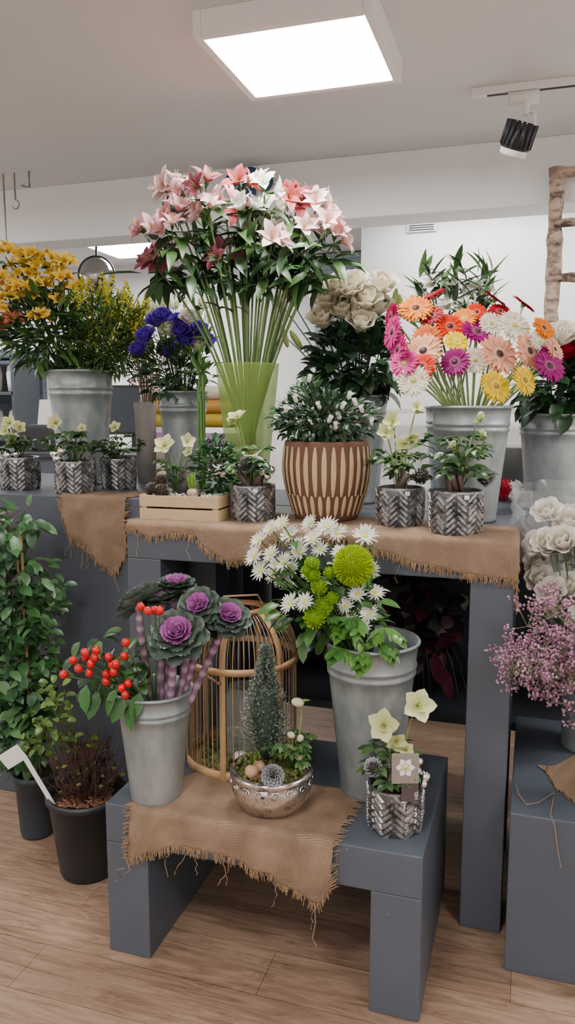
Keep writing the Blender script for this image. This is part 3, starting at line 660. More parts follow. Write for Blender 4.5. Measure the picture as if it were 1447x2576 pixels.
def b_mum():
    h=.437; s=1.07e-3; g=group('zinc_bucket_with_chrysanthemums',(-.401,2.027,.435)); mb=MB(); bucket(mb,h,.080,.127); mb.obj('bucket',g); mb=MB()
    L=[(-283,265,24),(-228,302,24),(-208,270,26),(-153,265,25),(-118,292,28),(-253,235,24),(-223,215,26),(-278,195,25),(-28,275,30),(-183,230,24),(-93,275,26),(-208,190,25),(-173,130,24),(-208,125,26),(-243,200,22),(-13,195,22),(-73,110,22),(-18,90,24),(-3,140,22),(-48,140,22),(-293,230,26),(-160,300,22),(-190,250,22),(-135,240,22),(-255,290,24),(-165,190,20),(-230,160,20),(-140,150,20),(-60,75,18),(-30,60,18),(-90,240,20),(-250,175,22)]
    def fn(mb,p,d,it): daisy(mb,frame(p,d+Vector((-.3+U(-.4,.4),0,.5+U(-.3,.4)))),it[2]*s*1.2)
    dep=lambda x,z:-60+U(-50,20)+(40 if z>240 else 0)-(30 if z<150 else 0)
    heads(mb,h,.125,L,s,fn,dep,.002,Gm,leaves=4,LL=.06,LW=.022,t0=.5)
    mb.obj('white_chrysanthemums',g); mb=MB()
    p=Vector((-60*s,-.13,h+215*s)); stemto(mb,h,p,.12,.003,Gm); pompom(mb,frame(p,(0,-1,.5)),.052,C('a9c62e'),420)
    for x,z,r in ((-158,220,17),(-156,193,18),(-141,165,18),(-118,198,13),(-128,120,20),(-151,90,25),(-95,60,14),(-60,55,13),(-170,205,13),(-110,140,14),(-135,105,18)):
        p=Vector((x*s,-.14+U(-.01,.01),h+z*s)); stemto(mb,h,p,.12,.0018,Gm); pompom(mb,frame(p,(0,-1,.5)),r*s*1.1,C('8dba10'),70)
    mb.obj('green_pompom_chrysanthemums',g); mb=MB()
    foliage(mb,(-.12,-.0,h+.10),(.14,.08,.12),120,.06,.026,[Gm,C('4d7a34'),Gd],upb=.1,shell=.2,shape='oval')
    def lobed(p,d,L,col):
        d=Vector(d).normalized(); leaf(mb,p,d,L,L*.35,col,-.5,.2,'oval'); y=Vector((0,0,1)).cross(d).normalized()
        for t in (.3,.5,.7):
            for sg in (-1,1): leaf(mb,Vector(p)+d*L*t*.8,(d+y*sg*.95),L*.45*(1.1-t*.5),L*.2,col,-.5,.2,'oval')
    for a in ((0,-.12,.03),(-.07,-.12,.06),(-.13,-.1,.09),(-.02,-.13,.0),(-.17,-.05,.07),(-.1,-.14,.02),(.02,-.1,.06),(-.2,-.06,.12),(-.05,-.13,.1)):
        for k in range(2): lobed(Vector((a[0],a[1],h+a[2])),(U(-.7,.7),-.6,U(-.6,.3)),.085,rnd.choice([C('5d8f3c'),C('4a7a34')]))
    mb.obj('leaves',g)
b_mum()
def b_cab():
    h=.31; s=1.06e-3; g=group('zinc_bucket_with_ornamental_cabbage',(-.955,1.815,.435)); mb=MB(); bucket(mb,h,.069,.102); mb.obj('bucket',g); mb=MB()
    L=[(120,225,48,(-.1,-1,.9)),(74,168,66,(-.1,-.9,1)),(195,195,52,(.35,-.8,1)),(-38,235,56,(-.5,.3,.6)),(55,265,46,(0,-.1,1)),(135,170,40,(.5,-.3,1)),(20,230,48,(-.2,.1,1))]
    for x,z,r,d in L:
        y={120:-.03,74:-.09,195:-.02,-38:0,55:.05,135:-.01,20:.03}[x]; p=Vector((x*s,y,h+z*s))
        a=Vector((.03*(1 if x>60 else .5)+x*.0001,y*.3-.01,h*.55)); b=Vector((x*s*.75,y*.6,h+z*s*.45)); pts=bez(a,b,p,34)
        cols=[mix(C('6b4560'),C('c3adb9'),(.6 if i%3==0 else U(0,.2))) for i in range(34)]
        tube(mb,pts,[.0095+(.0014 if i%3==0 else 0) for i in range(34)],SOLID,cols,10)
        cabbage(mb,frame(p,d),r*s,C('4b5c50') if x not in(-38,) else C('5d6a64'),C('a83a98') if x not in(20,) else C('7d5a88'))
    mb.obj('ornamental_cabbage',g); mb=MB()
    RB=C('d02a30')
    for x,z in ((-143,125),(-178,100),(-123,110),(-203,63),(-98,65),(-83,90),(-53,110),(-43,45),(-50,20),(-133,95),(-98,48),(-8,235),(12,230),(37,228),(-150,105),(-118,128),(-160,85),(-68,100),(-45,150),(25,225),(-75,80),(-60,35),(-140,70),(-88,112)):
        p=Vector((x*s,U(-.13,-.09),h+z*s)); stemto(mb,h,p,.1,.0014,Gm,z0=.6); M=frame(p,(U(-.4,.4)-.3,U(-.4,0),1)); c=jit(RB,.15)
        ball(mb,(0,0,.004),.0105,SHINY,c,12,8,M,(1,1,1.15)); tube(mb,[M@Vector((0,0,.014)),M@Vector((0,0,.019))],.001,SOLID,C('3a2a1a'),4)
        for i in range(5): petal(mb,M@RZ(i*1.257)@T((0,0,-.006))@RY(-.2),.013,.007,LEAF,Gm,Gm,.3,.2,3,'oval')
    for i in range(62):
        x,z=U(-190,-10),U(-10,150); 
        if z<60 and x<-170: continue
        leaf(mb,Vector((x*s,U(-.08,.02),h+z*s)),(U(-1,.4),U(-1,.2),U(-.9,.5)),U(.04,.065),.028,rnd.choice([Gm,C('4f7a3c'),Gd]),-.5,shape='oval')
    for x,z in ((-60,10),(-40,-5),(-75,30),(-20,20),(-150,40),(-120,20)):
        leaf(mb,Vector((x*s,-.09,h+z*s)),(U(-.6,.3),-.4,-.8),.075,.036,C('3f7236'),-.3,shape='oval')
    mb.obj('hypericum_berries',g)
b_cab()
# ------------------------------------------------------------ pots
def sleaf(mb,c,h,n,r,L,W,cols,z0=0):
    for i in range(n):
        a=U(0,6.28); q=r*math.sqrt(rnd.random()); p=Vector((c[0]+q*math.cos(a),c[1]+q*math.sin(a),c[2]+h*U(.35,1)))
        tube(mb,bez(Vector((c[0]+q*.2*math.cos(a),c[1]+q*.2*math.sin(a),c[2])),Vector((c[0]+q*.3*math.cos(a),c[1]+q*.3*math.sin(a),p.z)),p,5),.0014,LEAF,Gm,4)
        for k in range(5):
            b=a+(k-2)*.62; leaf(mb,p,(math.cos(b),math.sin(b),U(-.1,.5)),L*U(.8,1.15),W,rnd.choice(cols),-.7,.3,'oval')
def basketpot(mb,r,h):
    lathe(mb,[(0,0),(r*.86,0),(r*.9,.004),(r*.97,h*.3),(r*.98,h*.9),(r*.96,h),(r*.90,h),(r*.90,h*.86)],SILVERD,I4,40)
    lathe(mb,[(r*.92,h*.88),(0,h*.9)],SOIL,I4,24)
    lathe(mb,[(r*.96,h*.95),(r*1.0,h*.96),(r*1.0,h),(r*.95,h+.002),(r*.9,h)],SILVER,I4,40)
    n=16; w=2*math.pi*r/n; dz=.0175
    rows=int(h*.95/dz)+1
    for i in range(n):
        for j in range(rows):
            z=.006+j*dz+(0 if i%2 else dz/2); rr=r*(.905+.085*min(1,z/(h*.3)))
            if z>h*.93: continue
            M=RZ(2*math.pi*i/n)@T((rr,0,z))@RX(.78 if i%2 else -.78)
            x,y,q=.0034,w*.64,.0068   # raised, bevelled herringbone facet
            vs=[M@Vector(v) for v in ((-.003,-y,-q),(-.003,y,-q),(-.003,y,q),(-.003,-y,q),(x,-y*.86,-q*.55),(x,y*.86,-q*.55),(x,y*.86,q*.55),(x,-y*.86,q*.55))]
            mb.add(vs,[(4,5,6,7),(0,1,5,4),(1,2,6,5),(2,3,7,6),(3,0,4,7)],SILVER)
def hpot(name,pos,r,h,flowers,fol,cone=None,baubles=(),bark=True,tag=True,rot=YAW,col=C('eceaba')):
    g=group(name,pos,rot); mb=MB(); basketpot(mb,r,h)
    if tag: box(mb,(0,-r*1.05,h*.9),(.014,.001,.012),WHITE,RZ(.15))
    mb.obj('pot',g,False); mb=MB()
    sleaf(mb,(0,0,h*.9),fol[1],int(fol[0]*1.5),fol[2],.042,.020,[Gd,Gm,C('42633a'),C('587548')])
    for x,z,rr,d in flowers:
        p=Vector((x,-.03,h+z)); tube(mb,bez(Vector((x*.2,0,h*.85)),Vector((x*.4,0,h+z*.6)),p,7),.0022,LEAF,C('a3b76c'),5)
        if rr>.012: hellebore(mb,frame(p,d),rr*1.1,col); 
        else: ball(mb,(0,0,0),rr,PETAL,C('dfe0a8'),8,6,frame(p,d),(1,1,1.5))
        for k in range(2): leaf(mb,p-Vector((0,0,.02)),(U(-1,1),-.5,.4),.03,.014,C('a0b660'),-.4,shape='oval')
    if bark:
        for k in range(4): box(mb,(0,0,.02),(.018,.008,.07),SOLID,T((U(-.5,.5)*r,-r*.6,h))@RZ(U(0,3))@RY(U(-.9,.9)),C('4b3b35'))
    mb.obj('hellebore',g)
    if cone or baubles:
        mb=MB()
        for (x,y,z,cr,d) in (cone or []): cone_(mb,frame((x,y,h+z),d),cr,cr*1.7)
        for x,y,z,br in baubles: ball(mb,(x,y,h+z),br,CHROME,(1,1,1),20,14); tube(mb,[(x,y,h+z-.0),(x*.5,y*.5,h-.01)],.001,WIRE,seg=4)
        mb.obj('ornaments',g)
    return g
F=(-.1,-.8,.5)
hpot('silver_pot_with_hellebore',(-.845,2.30,1.14),.069,.115,[(-.045,.21,.033,(-.3,-.4,1)),(-.06,.20,.02,F),(.0,.1,.03,(0,-.6,.8))],(10,.13,.08),[(-.018,-.045,.05,.028,(0,-.6,.6))],[(.03,-.05,.045,.014),(.047,-.045,.03,.012),(.06,-.03,.05,.012)])
hpot('silver_pot_with_hellebore',(-.382,2.336,1.14),.072,.118,[(-.03,.2,.03,(-.4,-.7,.3)),(-.05,.165,.03,F),(.02,.15,.035,(.2,-.4,-.3)),(.0,.13,.028,F),(.04,.24,.02,F)],(14,.12,.085),[(.045,-.04,.02,.028,(.3,-.5,.7))])
hpot('silver_pot_with_hellebore',(-.205,2.237,1.14),.076,.125,[(.06,.16,.014,(.3,-.5,.5)),(.055,.21,.011,F),(-.02,.13,.011,F)],(22,.17,.10),[(.062,-.03,.02,.030,(.4,-.3,.7))])
hpot('silver_pot_with_hellebore',(-1.923,2.58,1.18),.076,.125,[(-.02,.13,.032,F),(-.035,.10,.028,(-.4,-.7,.2)),(.015,.115,.028,(.4,-.7,.4)),(-.01,.07,.028,F)],(12,.10,.08),None,[(-.045,-.05,.02,.016),(-.02,-.065,.012,.018),(.01,-.06,.015,.015)],bark=False)
hpot('silver_pot_with_hellebore',(-1.63,2.515,1.18),.073,.12,[(-.055,.14,.035,(-.3,-.8,.3)),(.04,.12,.02,F)],(16,.12,.10),None,[(-.06,-.04,.03,.020),(-.03,-.06,.04,.017),(-.05,-.05,.012,.018)],bark=False)
hpot('silver_pot_with_hellebore',(-1.555,2.70,1.18),.068,.12,[(.0,.12,.025,F)],(12,.10,.08),None,(),bark=False,tag=False)
g=hpot('silver_pot_with_hellebore',(-.301,1.86,.435),.071,.118,[(-.035,.165,.042,(-.4,-.9,.25)),(.045,.215,.043,(.1,-.9,.5)),(-.005,.125,.028,(0,-.8,-.2)),(.02,.10,.022,F)],(12,.10,.075),[(-.055,-.03,.04,.026,(-.3,-.5,.8))],[(.045,-.04,.05,.014),(.065,-.05,.04,.014),(.055,-.02,.065,.011),(.06,-.06,.025,.010)])
def card(g,h=.118):
    mb=MB(); M=T((.012,-.075,h+.06))@RX(-.1)
    box(mb,(0,0,.012),(.066,.0012,.075),SOLID,M,C('857a70')); box(mb,(.012,-.0002,-.047),(.042,.0014,.045),SOLID,M,C('4a3f3d'))
    for i in range(6): petal(mb,M@T((0,-.0025,.015))@RX(math.radians(90))@RZ(i*1.047),.024,.017,SOLID,C('efe9e4'),C('e9d3da'),0,0,4,'oval')
    ball(mb,(0,-.003,.015),.005,SOLID,C('d9b43c'),8,5,M); tube(mb,[M@Vector((0,0,-.07)),M@Vector((0,0.02,-.11))],.002,WHITE,seg=5)
    mb.obj('plant_card',g,False)
    tc=bpy.data.curves.new('card_lettering','FONT'); tc.body='HEL'; tc.size=.012; tc.extrude=.0002; tc.materials.append(WHITE)
    o=bpy.data.objects.new('card_lettering',tc); SC.collection.objects.link(o); o.parent=g; o.matrix_local=M@T((.031,-.0018,-.064))@RX(math.radians(90))@RZ(math.radians(90))
card(g)
def brownpot():
    g=group('carved_brown_planter_with_azalea',(-.63,2.40,1.14)); mb=MB(); BR=simple('brown_ceramic',C('63402e'),.7,0,.15,15,.2)
    CRM=simple('cream_groove',C('bfa67c'),.75,0,.15,30,.3)
    h=.25
    def R(z): t=z/h; return .098+.042*math.sin(min(1,t*1.35)*math.pi/2) -.006*max(0,t-.75)*4
    P=[(0,0)]+[(R(h*k/14),h*k/14) for k in range(15)]; P+=[(R(h)-.004,h+.004),(R(h)-.014,h),(R(h)-.014,h*.88)]
    lathe(mb,P,BR,I4,56); lathe(mb,[(R(h)-.012,h*.9),(0,h*.92)],SOIL,I4,24)
    n=30
    for i in range(n):
        a=2*math.pi*i/n
        for (z0,z1,w,off) in ((.085,.238,.0082,0),(.022,.088,.0078,.5)):
            A=RZ(a+off*2*math.pi/n); vs=[];fs=[];m=12
            for k in range(m+1):
                z=z0+(z1-z0)*k/m; t=k/m; ww=w*math.sin(math.pi*min(.985,max(.015,t)))**.35*R(z)/.14
                for q in (-1,0,1): 
                    rr=R(z)+.0006+(.0028 if q==0 else 0); vs.append(A@Vector((rr,q*ww,z)))
            for k in range(m):
                for q in (0,1): b=k*3+q; fs.append((b,b+1,b+4,b+3))
            mb.add(vs,fs,CRM)
    mb.obj('planter',g); mb=MB()
    foliage(mb,(-.01,0,h+.07),(.165,.14,.08),900,.034,.014,[C('26402a'),C('2f4d2e'),C('3a5a34')],upb=.3,shell=.15,shape='oval')
    foliage(mb,(-.06,0,h+.12),(.06,.06,.08),160,.03,.012,[C('2f4d2e'),C('456a38')],upb=.5,shape='oval')
    for i in range(30): tube(mb,bez(Vector((0,0,h*.9)),Vector((0,0,h+.05)),Vector((U(-.13,.13),U(-.1,.1),h+U(.02,.13))),5),.0016,SOLID,C('5a4030'),4)
    for x,z in ((-.13,.10),(-.10,.13),(.0,.07),(.03,.08),(.06,.14),(.10,.10),(-.06,.19),(.02,.05),(.08,.12),(-.03,.11),(-.15,.12),(.13,.06),(.04,.11)):
        p=Vector((x,-.145+abs(x)*.35,h+z))
        M=frame(p,(U(-.4,.4),-.6,.8)); ball(mb,(0,0,0),.007,PETAL,C('f1f0ea'),8,6,M,(1,1,1.5))
        for i in range(4): petal(mb,M@RZ(i*1.57)@RY(-1.0),.018,.014,PETAL,C('dfe6cf'),C('f4f3ee'),.2,.4,3,'round')
    mb.obj('azalea',g)
brownpot()
def crate():
    g=group('wooden_crate_garden',(-1.06,2.295,1.14),.03); mb=MB(); w,d,h=.265,.19,.085
    for z in (.022,.064):
        for y in (-d/2,d/2): box(mb,(0,y,z),(w,.006,.036),CRATE)
        for x in (-w/2,w/2): box(mb,(x,0,z),(.006,d,.036),CRATE)
    for x in (-w/2+.012,w/2-.012):
        for y in (-d/2+.008,d/2-.008): box(mb,(x,y,h/2),(.018,.012,h),CRATE)
    box(mb,(0,0,.006),(w,d,.008),CRATE); mb.obj('crate',g,False,.001); mb=MB()
    GR=simple('gravel',C('a29d92'),.9,0,.4,90,1,120)
    vs=[];fs=[];n=16
    for i in range(n+1):
        for j in range(n+1): vs.append((-w/2+.006+(w-.012)*i/n,-d/2+.006+(d-.012)*j/n,.072+.012*noise.noise(Vector((i*.5,j*.5,0)))))
    for i in range(n):
        for j in range(n): a=i*(n+1)+j; fs.append((a,a+n+1,a+n+2,a+1))
    mb.add(vs,fs,GR)
    for i in range(160): ball(mb,(U(-.12,.12),U(-.085,.085),.08),U(.003,.008),SOLID,jit(C('a8a398'),.3),6,4)
    mb.obj('gravel',g); mb=MB()
    sleaf(mb,(-.06,.02,.08),.12,16,.06,.035,.016,[Gm,C('42633a')])
    for x,z,r,dd in ((-.07,.185,.042,(-.1,-.8,.6)),(.005,.20,.03,(.5,-.6,.3)),(.01,.165,.022,F)):
        p=Vector((x,-.03,.08+z-.03)); tube(mb,bez(Vector((-.04,0,.08)),Vector((-.05,0,.17)),p,6),.002,LEAF,C('93a75c'),5); hellebore(mb,frame(p,dd),r)
    foliage(mb,(.085,.02,.16),(.065,.06,.11),560,.022,.012,[C('2f5a30'),C('3c6e3a'),C('2a4a2a')],upb=.5,shell=.1,shape='oval')
    for k in range(9): leaf(mb,(.03+U(-.01,.01),-.05,.09),(U(-.35,.35),U(-.3,.1),1),U(.05,.08),.014,C('8fb84e'),.2,.5)
    ball(mb,(.03,-.055,.088),.018,SOLID,C('b79c86'),12,8,I4,(1,1,.9))
    mb.obj('plants',g); mb=MB()
    for p in ((-.10,-.06,.075),(-.055,-.07,.075),(-.085,-.04,.10)): cone_(mb,frame(p,(U(-.4,.4),-.4,.9)),.026,.044,60,C('2f241f'),C('7a6d60'))
    box(mb,(0,0,.03),(.035,.02,.08),SOLID,T((-.02,-.01,.08))@RY(.2),C('4b4340')); box(mb,(0,0,.03),(.025,.02,.09),SOLID,T((.0,.01,.08))@RY(-.2),C('5a504b'))
    mb.obj('pine_cones',g)
crate()
def bowl():
    g=group('silver_bowl_arrangement',(-.632,1.852,.435)); mb=MB(); R_=.108
    lathe(mb,[(0,0),(.06,0),(.072,.006),(.088,.02),(.098,.035),(.105,.05),(R_,.065),(.108,.076),(.106,.085),(.1,.108),(.103,.112),(.1,.116),(.094,.112),(.094,.09)],BOWL,I4,56)
    lathe(mb,[(.0985,.10),(.108,.099),(.112,.102),(.110,.113),(.1,.116)],BOWL,I4,56)
    lathe(mb,[(.096,.1),(.05,.114),(0,.118)],MOSS,I4,30)
    n=17
    for i in range(n):
        A=RZ(2*math.pi*i/n); pts=[]
        for k in range(16):
            t=k/15*7.5; q=.0125*(1-t/8.6); ang=t; yy=math.cos(ang)*q; zz=.086+math.sin(ang)*q*.9; pts.append(A@Vector((.1085-.0015*abs(zz-.086)/.01+.001,yy,zz)))
        tube(mb,pts,.0021,CHROME,seg=5)
    box(mb,(.0,-.110,.092),(.018,.001,.013),WHITE,RZ(-.15)); mb.obj('bowl',g); mb=MB()
    for i in range(150): 
        a=U(0,6.28);q=.095*math.sqrt(rnd.random()); ball(mb,(q*math.cos(a),q*math.sin(a),.116),U(.004,.01),SOLID,jit(C('56582a'),.4),5,4)
    c=Vector((-.015,.03,.115)); tube(mb,[c,c+Vector((0,0,.31))],[.006,.001],SOLID,C('4b3a2c'),6)
    ball(mb,c+Vector((0,0,.12)),.036,SOLID,C('2c3a2e'),12,10,I4,(1,1,3.2))
    for i in range(340):
        t=(i/340)**.9; z=.02+t*.30; rr=(.068*(1-t)+.006)*U(.7,1.2); a=i*2.39996
        b0=c+Vector((0,0,z)); b1=b0+Vector((math.cos(a)*rr,math.sin(a)*rr,rr*.65)); tube(mb,[b0,b1],.0012,SOLID,C('4a4334'),3)
        for k in range(18):
            q=k/17; p=b0.lerp(b1,.35+.65*q); dd=(b1-b0).normalized()+Vector((U(-1,1),U(-1,1),U(-.6,1)))*.9
            leaf(mb,p,dd,U(.009,.014),.003,mix(C('5d7160'),C('c4cfc4'),rnd.random()*.85),0,0,nu=2)
    mb.obj('dwarf_spruce',g); mb=MB()
    sleaf(mb,(.045,-.005,.115),.085,16,.055,.032,.014,[Gm,C('42633a'),C('5f7d48')])
    for x,z,dd in ((.055,.21,(-.7,-.3,.5)),(.075,.20,(.3,-.4,.8)),(.08,.12,(.2,-.3,.9)),(.07,.15,(.5,-.3,.2))):
        p=Vector((x,-.02,z+.0)); tube(mb,bez(Vector((.05,0,.115)),Vector((.06,0,z)),p,6),.0022,LEAF,C('a3b76c'),5)
        M=frame(p,dd); ball(mb,(0,0,.004),.009,PETAL,C('e9e8c6'),10,7,M,(1,1,1.3)); petal(mb,M@RY(-1),.018,.012,LEAF,C('9ab05c'),C('9ab05c'))
    p=Vector((.075,-.02,.30)); tube(mb,bez(Vector((.05,0,.115)),Vector((.09,0,.24)),p,8),.0022,LEAF,C('a3b76c'),5); ball(mb,(0,0,.006),.012,PETAL,C('e9e8c6'),10,7,frame(p,(-1,-.3,.3)),(1,1,1.5)); leaf(mb,p,(.5,-.2,.4),.03,.012,Gl)
    for x,y in ((-.05,-.055),(-.035,-.03)):
        ball(mb,(x,y,.128),.019,SOLID,C('b08c70'),14,10,I4,(1,1,.95)); 
        for k in range(5): leaf(mb,(x,y,.14),(U(-.3,.3),U(-.2,.2),1),U(.03,.045),.011,C('7c9440'),.2,.6)
    cone_(mb,frame((.005,-.068,.125),(0,-1,.35)),.033,.042,80,C('2b221e'),C('b9bbc0'))
    for k in range(24): tube(mb,bez(Vector((U(-.06,.02),U(-.09,-.04),.118)),Vector((U(-.06,.02),-.08,.135)),Vector((U(-.06,.03),U(-.1,-.04),.115)),5),.0009,SOLID,C('7a5a3c'),3)
    mb.obj('plants_and_ornaments',g)
bowl()
def cage():
    g=group('bamboo_birdcage_lantern',(-.813,2.106,.435)); R_=.162; mb=MB(); zs=.335
    def pr(t): return R_*math.cos(t*1.12), zs+.135*math.sin(t*1.12)/math.sin(1.12)
    for i in range(64):
        a=2*math.pi*i/64; pts=[Vector((R_*math.cos(a),R_*math.sin(a),.03)),Vector((R_*math.cos(a),R_*math.sin(a),zs))]
        for k in range(1,8): r,z=pr(k/7); pts.append(Vector((r*math.cos(a),r*math.sin(a),z)))
        tube(mb,pts,.0019,BAMBOO if i%2 else WIRE,seg=4)
    mb.obj('bars',g); mb=MB()
    for i in range(6):
        a=2*math.pi*i/6+.25; t=Vector((-math.sin(a),math.cos(a),0))
        prf=[(R_+.003,0.0),(R_+.003,zs)]+[(pr(k/7)[0]+.003,pr(k/7)[1]+.002) for k in range(1,8)]
        vs=[]; 
        for r,z in prf:
            for o,q in ((-1,0),(1,0),(1,.004),(-1,.004)):
                vs.append(Vector((math.cos(a)*(r+q),math.sin(a)*(r+q),z+ (q if z>zs else 0)))+t*o*.009)
        fs=[]
        for k in range(len(prf)-1):
            for q in range(4): fs.append((k*4+q,k*4+(q+1)%4,k*4+4+(q+1)%4,k*4+4+q))
        mb.add(vs,fs,BAMBOO)
    for z0,z1,r in ((0,.030,R_),(zs-.018,zs,R_+.004)):
        lathe(mb,[(r-.003,z0),(r+.007,z0),(r+.007,z1),(r-.003,z1),(r-.003,z0)],BAMBOO,I4,56)
    rt,zt=pr(1); lathe(mb,[(rt-.012,zt-.005),(rt+.012,zt-.005),(rt+.014,zt+.006),(rt-.008,zt+.008),(rt-.012,zt-.005)],simple('dark_bamboo',C('8a5f42'),.5),I4,40)
    lathe(mb,[(0,0),(R_,0),(R_,.012),(0,.014)],BAMBOO,I4,40)
    hpts=[Vector((-R_-.01,-.03,zs-.02)),Vector((-.05,-.17,zs-.04))]
    tube(mb,[hpts[0],hpts[1]],.004,FRINGE,seg=6); tube(mb,[Vector((rt,0,zt)),Vector((.05,-.02,zt+.045)),Vector((-.05,-.02,zt+.04)),Vector((-rt,0,zt))],.003,FRINGE,seg=6)
    box(mb,(-.12,-.14,.27),(.022,.001,.045),WHITE,RZ(-.3)); mb.obj('frame',g); mb=MB()
    for i in range(220):
        a=U(0,6.28);q=.13*math.sqrt(rnd.random()); ball(mb,(q*math.cos(a),q*math.sin(a),.018),U(.006,.016),SOLID,jit(C('5f6330'),.4),5,4)
    for x,y in ((0,-.09),(.06,-.08)): lathe(mb,[(0,0),(.018,0),(.018,.035),(0,.035)],WHITE,T((x,y,.02)),20)
    mb.obj('moss',g); mb=MB(); lathe(mb,[(0,.02),(.045,.02),(.048,.03),(.048,.2),(.04,.22),(.042,.23)],JAR,T((.0,.0,0)),32); mb.obj('glass_jar',g)
cage()
def pots_floor():
    g=group('potted_climber',(-1.627,2.19,0)); mb=MB()
    lathe(mb,[(0,0),(.055,0),(.058,.01),(.07,.21),(.077,.212),(.077,.232),(.07,.232),(.068,.2)],DARKPL,I4,32); lathe(mb,[(.07,.205),(0,.21)],SOIL,I4,20)
    mb.obj('pot',g); mb=MB()
    tube(mb,[(-.01,0,.2),(-.01,.0,1.1)],.005,BAMBOO,seg=6); tube(mb,[(.02,0,.2),(-.04,.02,1.08)],.004,BAMBOO,seg=6)
    for i in range(9):
        pts=[Vector((U(-.02,.02),U(-.02,.02),.2))]
        for k in range(12): pts.append(pts[0]+Vector((-.012*k+.05*math.sin(k*.8+i),.03*math.cos(k*.7+i),(k+1)*.073)))
        tube(mb,pts,.0022,SOLID,C('4b4a2c'),4)
    for i in range(900):
        z=U(.27,1.13); w=.04+.10*min(1,max(0,(z-.35)/.35))+.03*math.sin(z*23); cx=-.02-.10*max(0,(z-.3)/.8)+.02*math.sin(z*17)
        p=Vector((cx+U(-w,w)*1.15,U(-.10,.10),z)); 
        leaf(mb,p,(U(-1,1),U(-1,.3),U(-.8,.3)),U(.045,.075),U(.026,.038),rnd.choice([C('3c6634'),C('4a7a44'),C('2c5230'),C('6a9660'),C('345c38')]),-.5,.2,'oval')
    for i in range(60): leaf(mb,Vector((U(.0,.1),U(-.08,.06),U(.6,1.0))),(U(.1,1),U(-.8,.2),U(-.3,.5)),.05,.026,C('446e3a'),-.5,.2,'oval')
    for i in range(26):
        p=Vector((U(-.2,.02),U(-.08,.08),U(1.1,1.18))); tube(mb,bez(Vector((-.1,0,1.0)),Vector((-.08,0,1.1)),p,5),.0012,SOLID,C('5b4a2c'),4); leaf(mb,p,(U(-1,1),U(-.6,.4),U(0,1)),.045,.025,C('4a7a44'),-.4,.2,'oval')
    mb.obj('climber_foliage',g)
    g=group('potted_shrub',(-1.333,2.05,0)); mb=MB()
    lathe(mb,[(0,0),(.085,0),(.09,.012),(.118,.25),(.127,.253),(.128,.275),(.118,.275),(.114,.24)],BLACKPL,I4,40); lathe(mb,[(.118,.245),(0,.25)],SOIL,I4,24)
    mb.obj('pot',g); mb=MB()
    for i in range(260): box(mb,(0,0,0),(U(.008,.022),U(.006,.012),.004),SOLID,T((U(-.08,.08),U(-.08,.08),.258))@RZ(U(0,6))@RX(U(-.6,.6)),jit(C('7a4f38'),.3))
    for i in range(110):
        a=U(0,6.28); r=U(.02,.12); top=Vector((math.cos(a)*r,math.sin(a)*r,.27+U(.04,.16))); b=Vector((math.cos(a)*r*.5,math.sin(a)*r*.5,.25)); mid=b.lerp(top,.5)+Vector((U(-.02,.02),U(-.02,.02),0))
        tube(mb,[b,mid,top],.0018,SOLID,C('4a3430'),4)
        for k in range(3): e=top+Vector((U(-.03,.03),U(-.03,.03),U(.0,.04))); tube(mb,[mid.lerp(top,.5),e],.0011,SOLID,C('5b3c38'),3)
        if rnd.random()<.4: leaf(mb,top,(U(-1,1),U(-1,1),.4),.02,.012,C('6c7a34'),shape='oval')
    for i in range(7):
        top=Vector((U(-.16,-.02),U(-.02,.08),U(.44,.6))); tube(mb,bez(Vector((0,.03,.25)),Vector((-.02,.04,.4)),top,6),.0018,SOLID,C('5a5a34'),4)
        for k in range(14): leaf(mb,top+Vector((U(-.05,.05),U(-.05,.05),U(-.10,.05))),(U(-1,1),U(-1,.5),U(-.4,.5)),.034,.022,rnd.choice([C('5a7a34'),C('6f8c42')]),shape='oval')
    mb.obj('shrub_twigs',g); mb=MB()
    M=T((-.085,-.055,.245))@RY(-.42)@RX(.12)
    box(mb,(0,0,.09),(.016,.003,.2),WHITE,M); box(mb,(0,0,.215),(.075,.003,.055),WHITE,M@RY(-.15)); mb.obj('plant_label',g,False,.004)
pots_floor()
def dark_plant():
    g=group('red_leaf_potted_plant',(-.42,2.93,.395)); mb=MB(); lathe(mb,[(0,0),(.08,0),(.10,.18),(.105,.19),(.09,.19),(.085,.16),(0,.16)],BLACKPL,I4,32); mb.obj('pot',g); mb=MB()
    for i in range(150):
        p=Vector((U(-.16,.16),U(-.16,.05),U(.18,.5))); leaf(mb,p,(U(-1,1),U(-1,.2),U(-1,.4)),U(.05,.09),.05,rnd.choice([C('4a2230'),C('5c2a38'),C('2f3a2c'),C('3a2028')]),-.5,.2,'oval')
    for i in range(50): 
        a=U(0,6.28); tube(mb,bez(Vector((0,0,.16)),Vector((math.cos(a)*.15,math.sin(a)*.1-.05,.4)),Vector((math.cos(a)*.24,math.sin(a)*.15-.08,U(-.0,.2))),7),.001,LEAF,C('4a5a38'),3)
    leaf(mb,Vector((.05,-.2,.22)),(.1,-.2,-1),.12,.05,C('5e2232'),-.2,.2,'oval'); leaf(mb,Vector((.09,-.2,.16)),(.1,-.2,-1),.12,.05,C('66283a'),-.2,.2,'oval')
    mb.obj('foliage',g)
dark_plant()
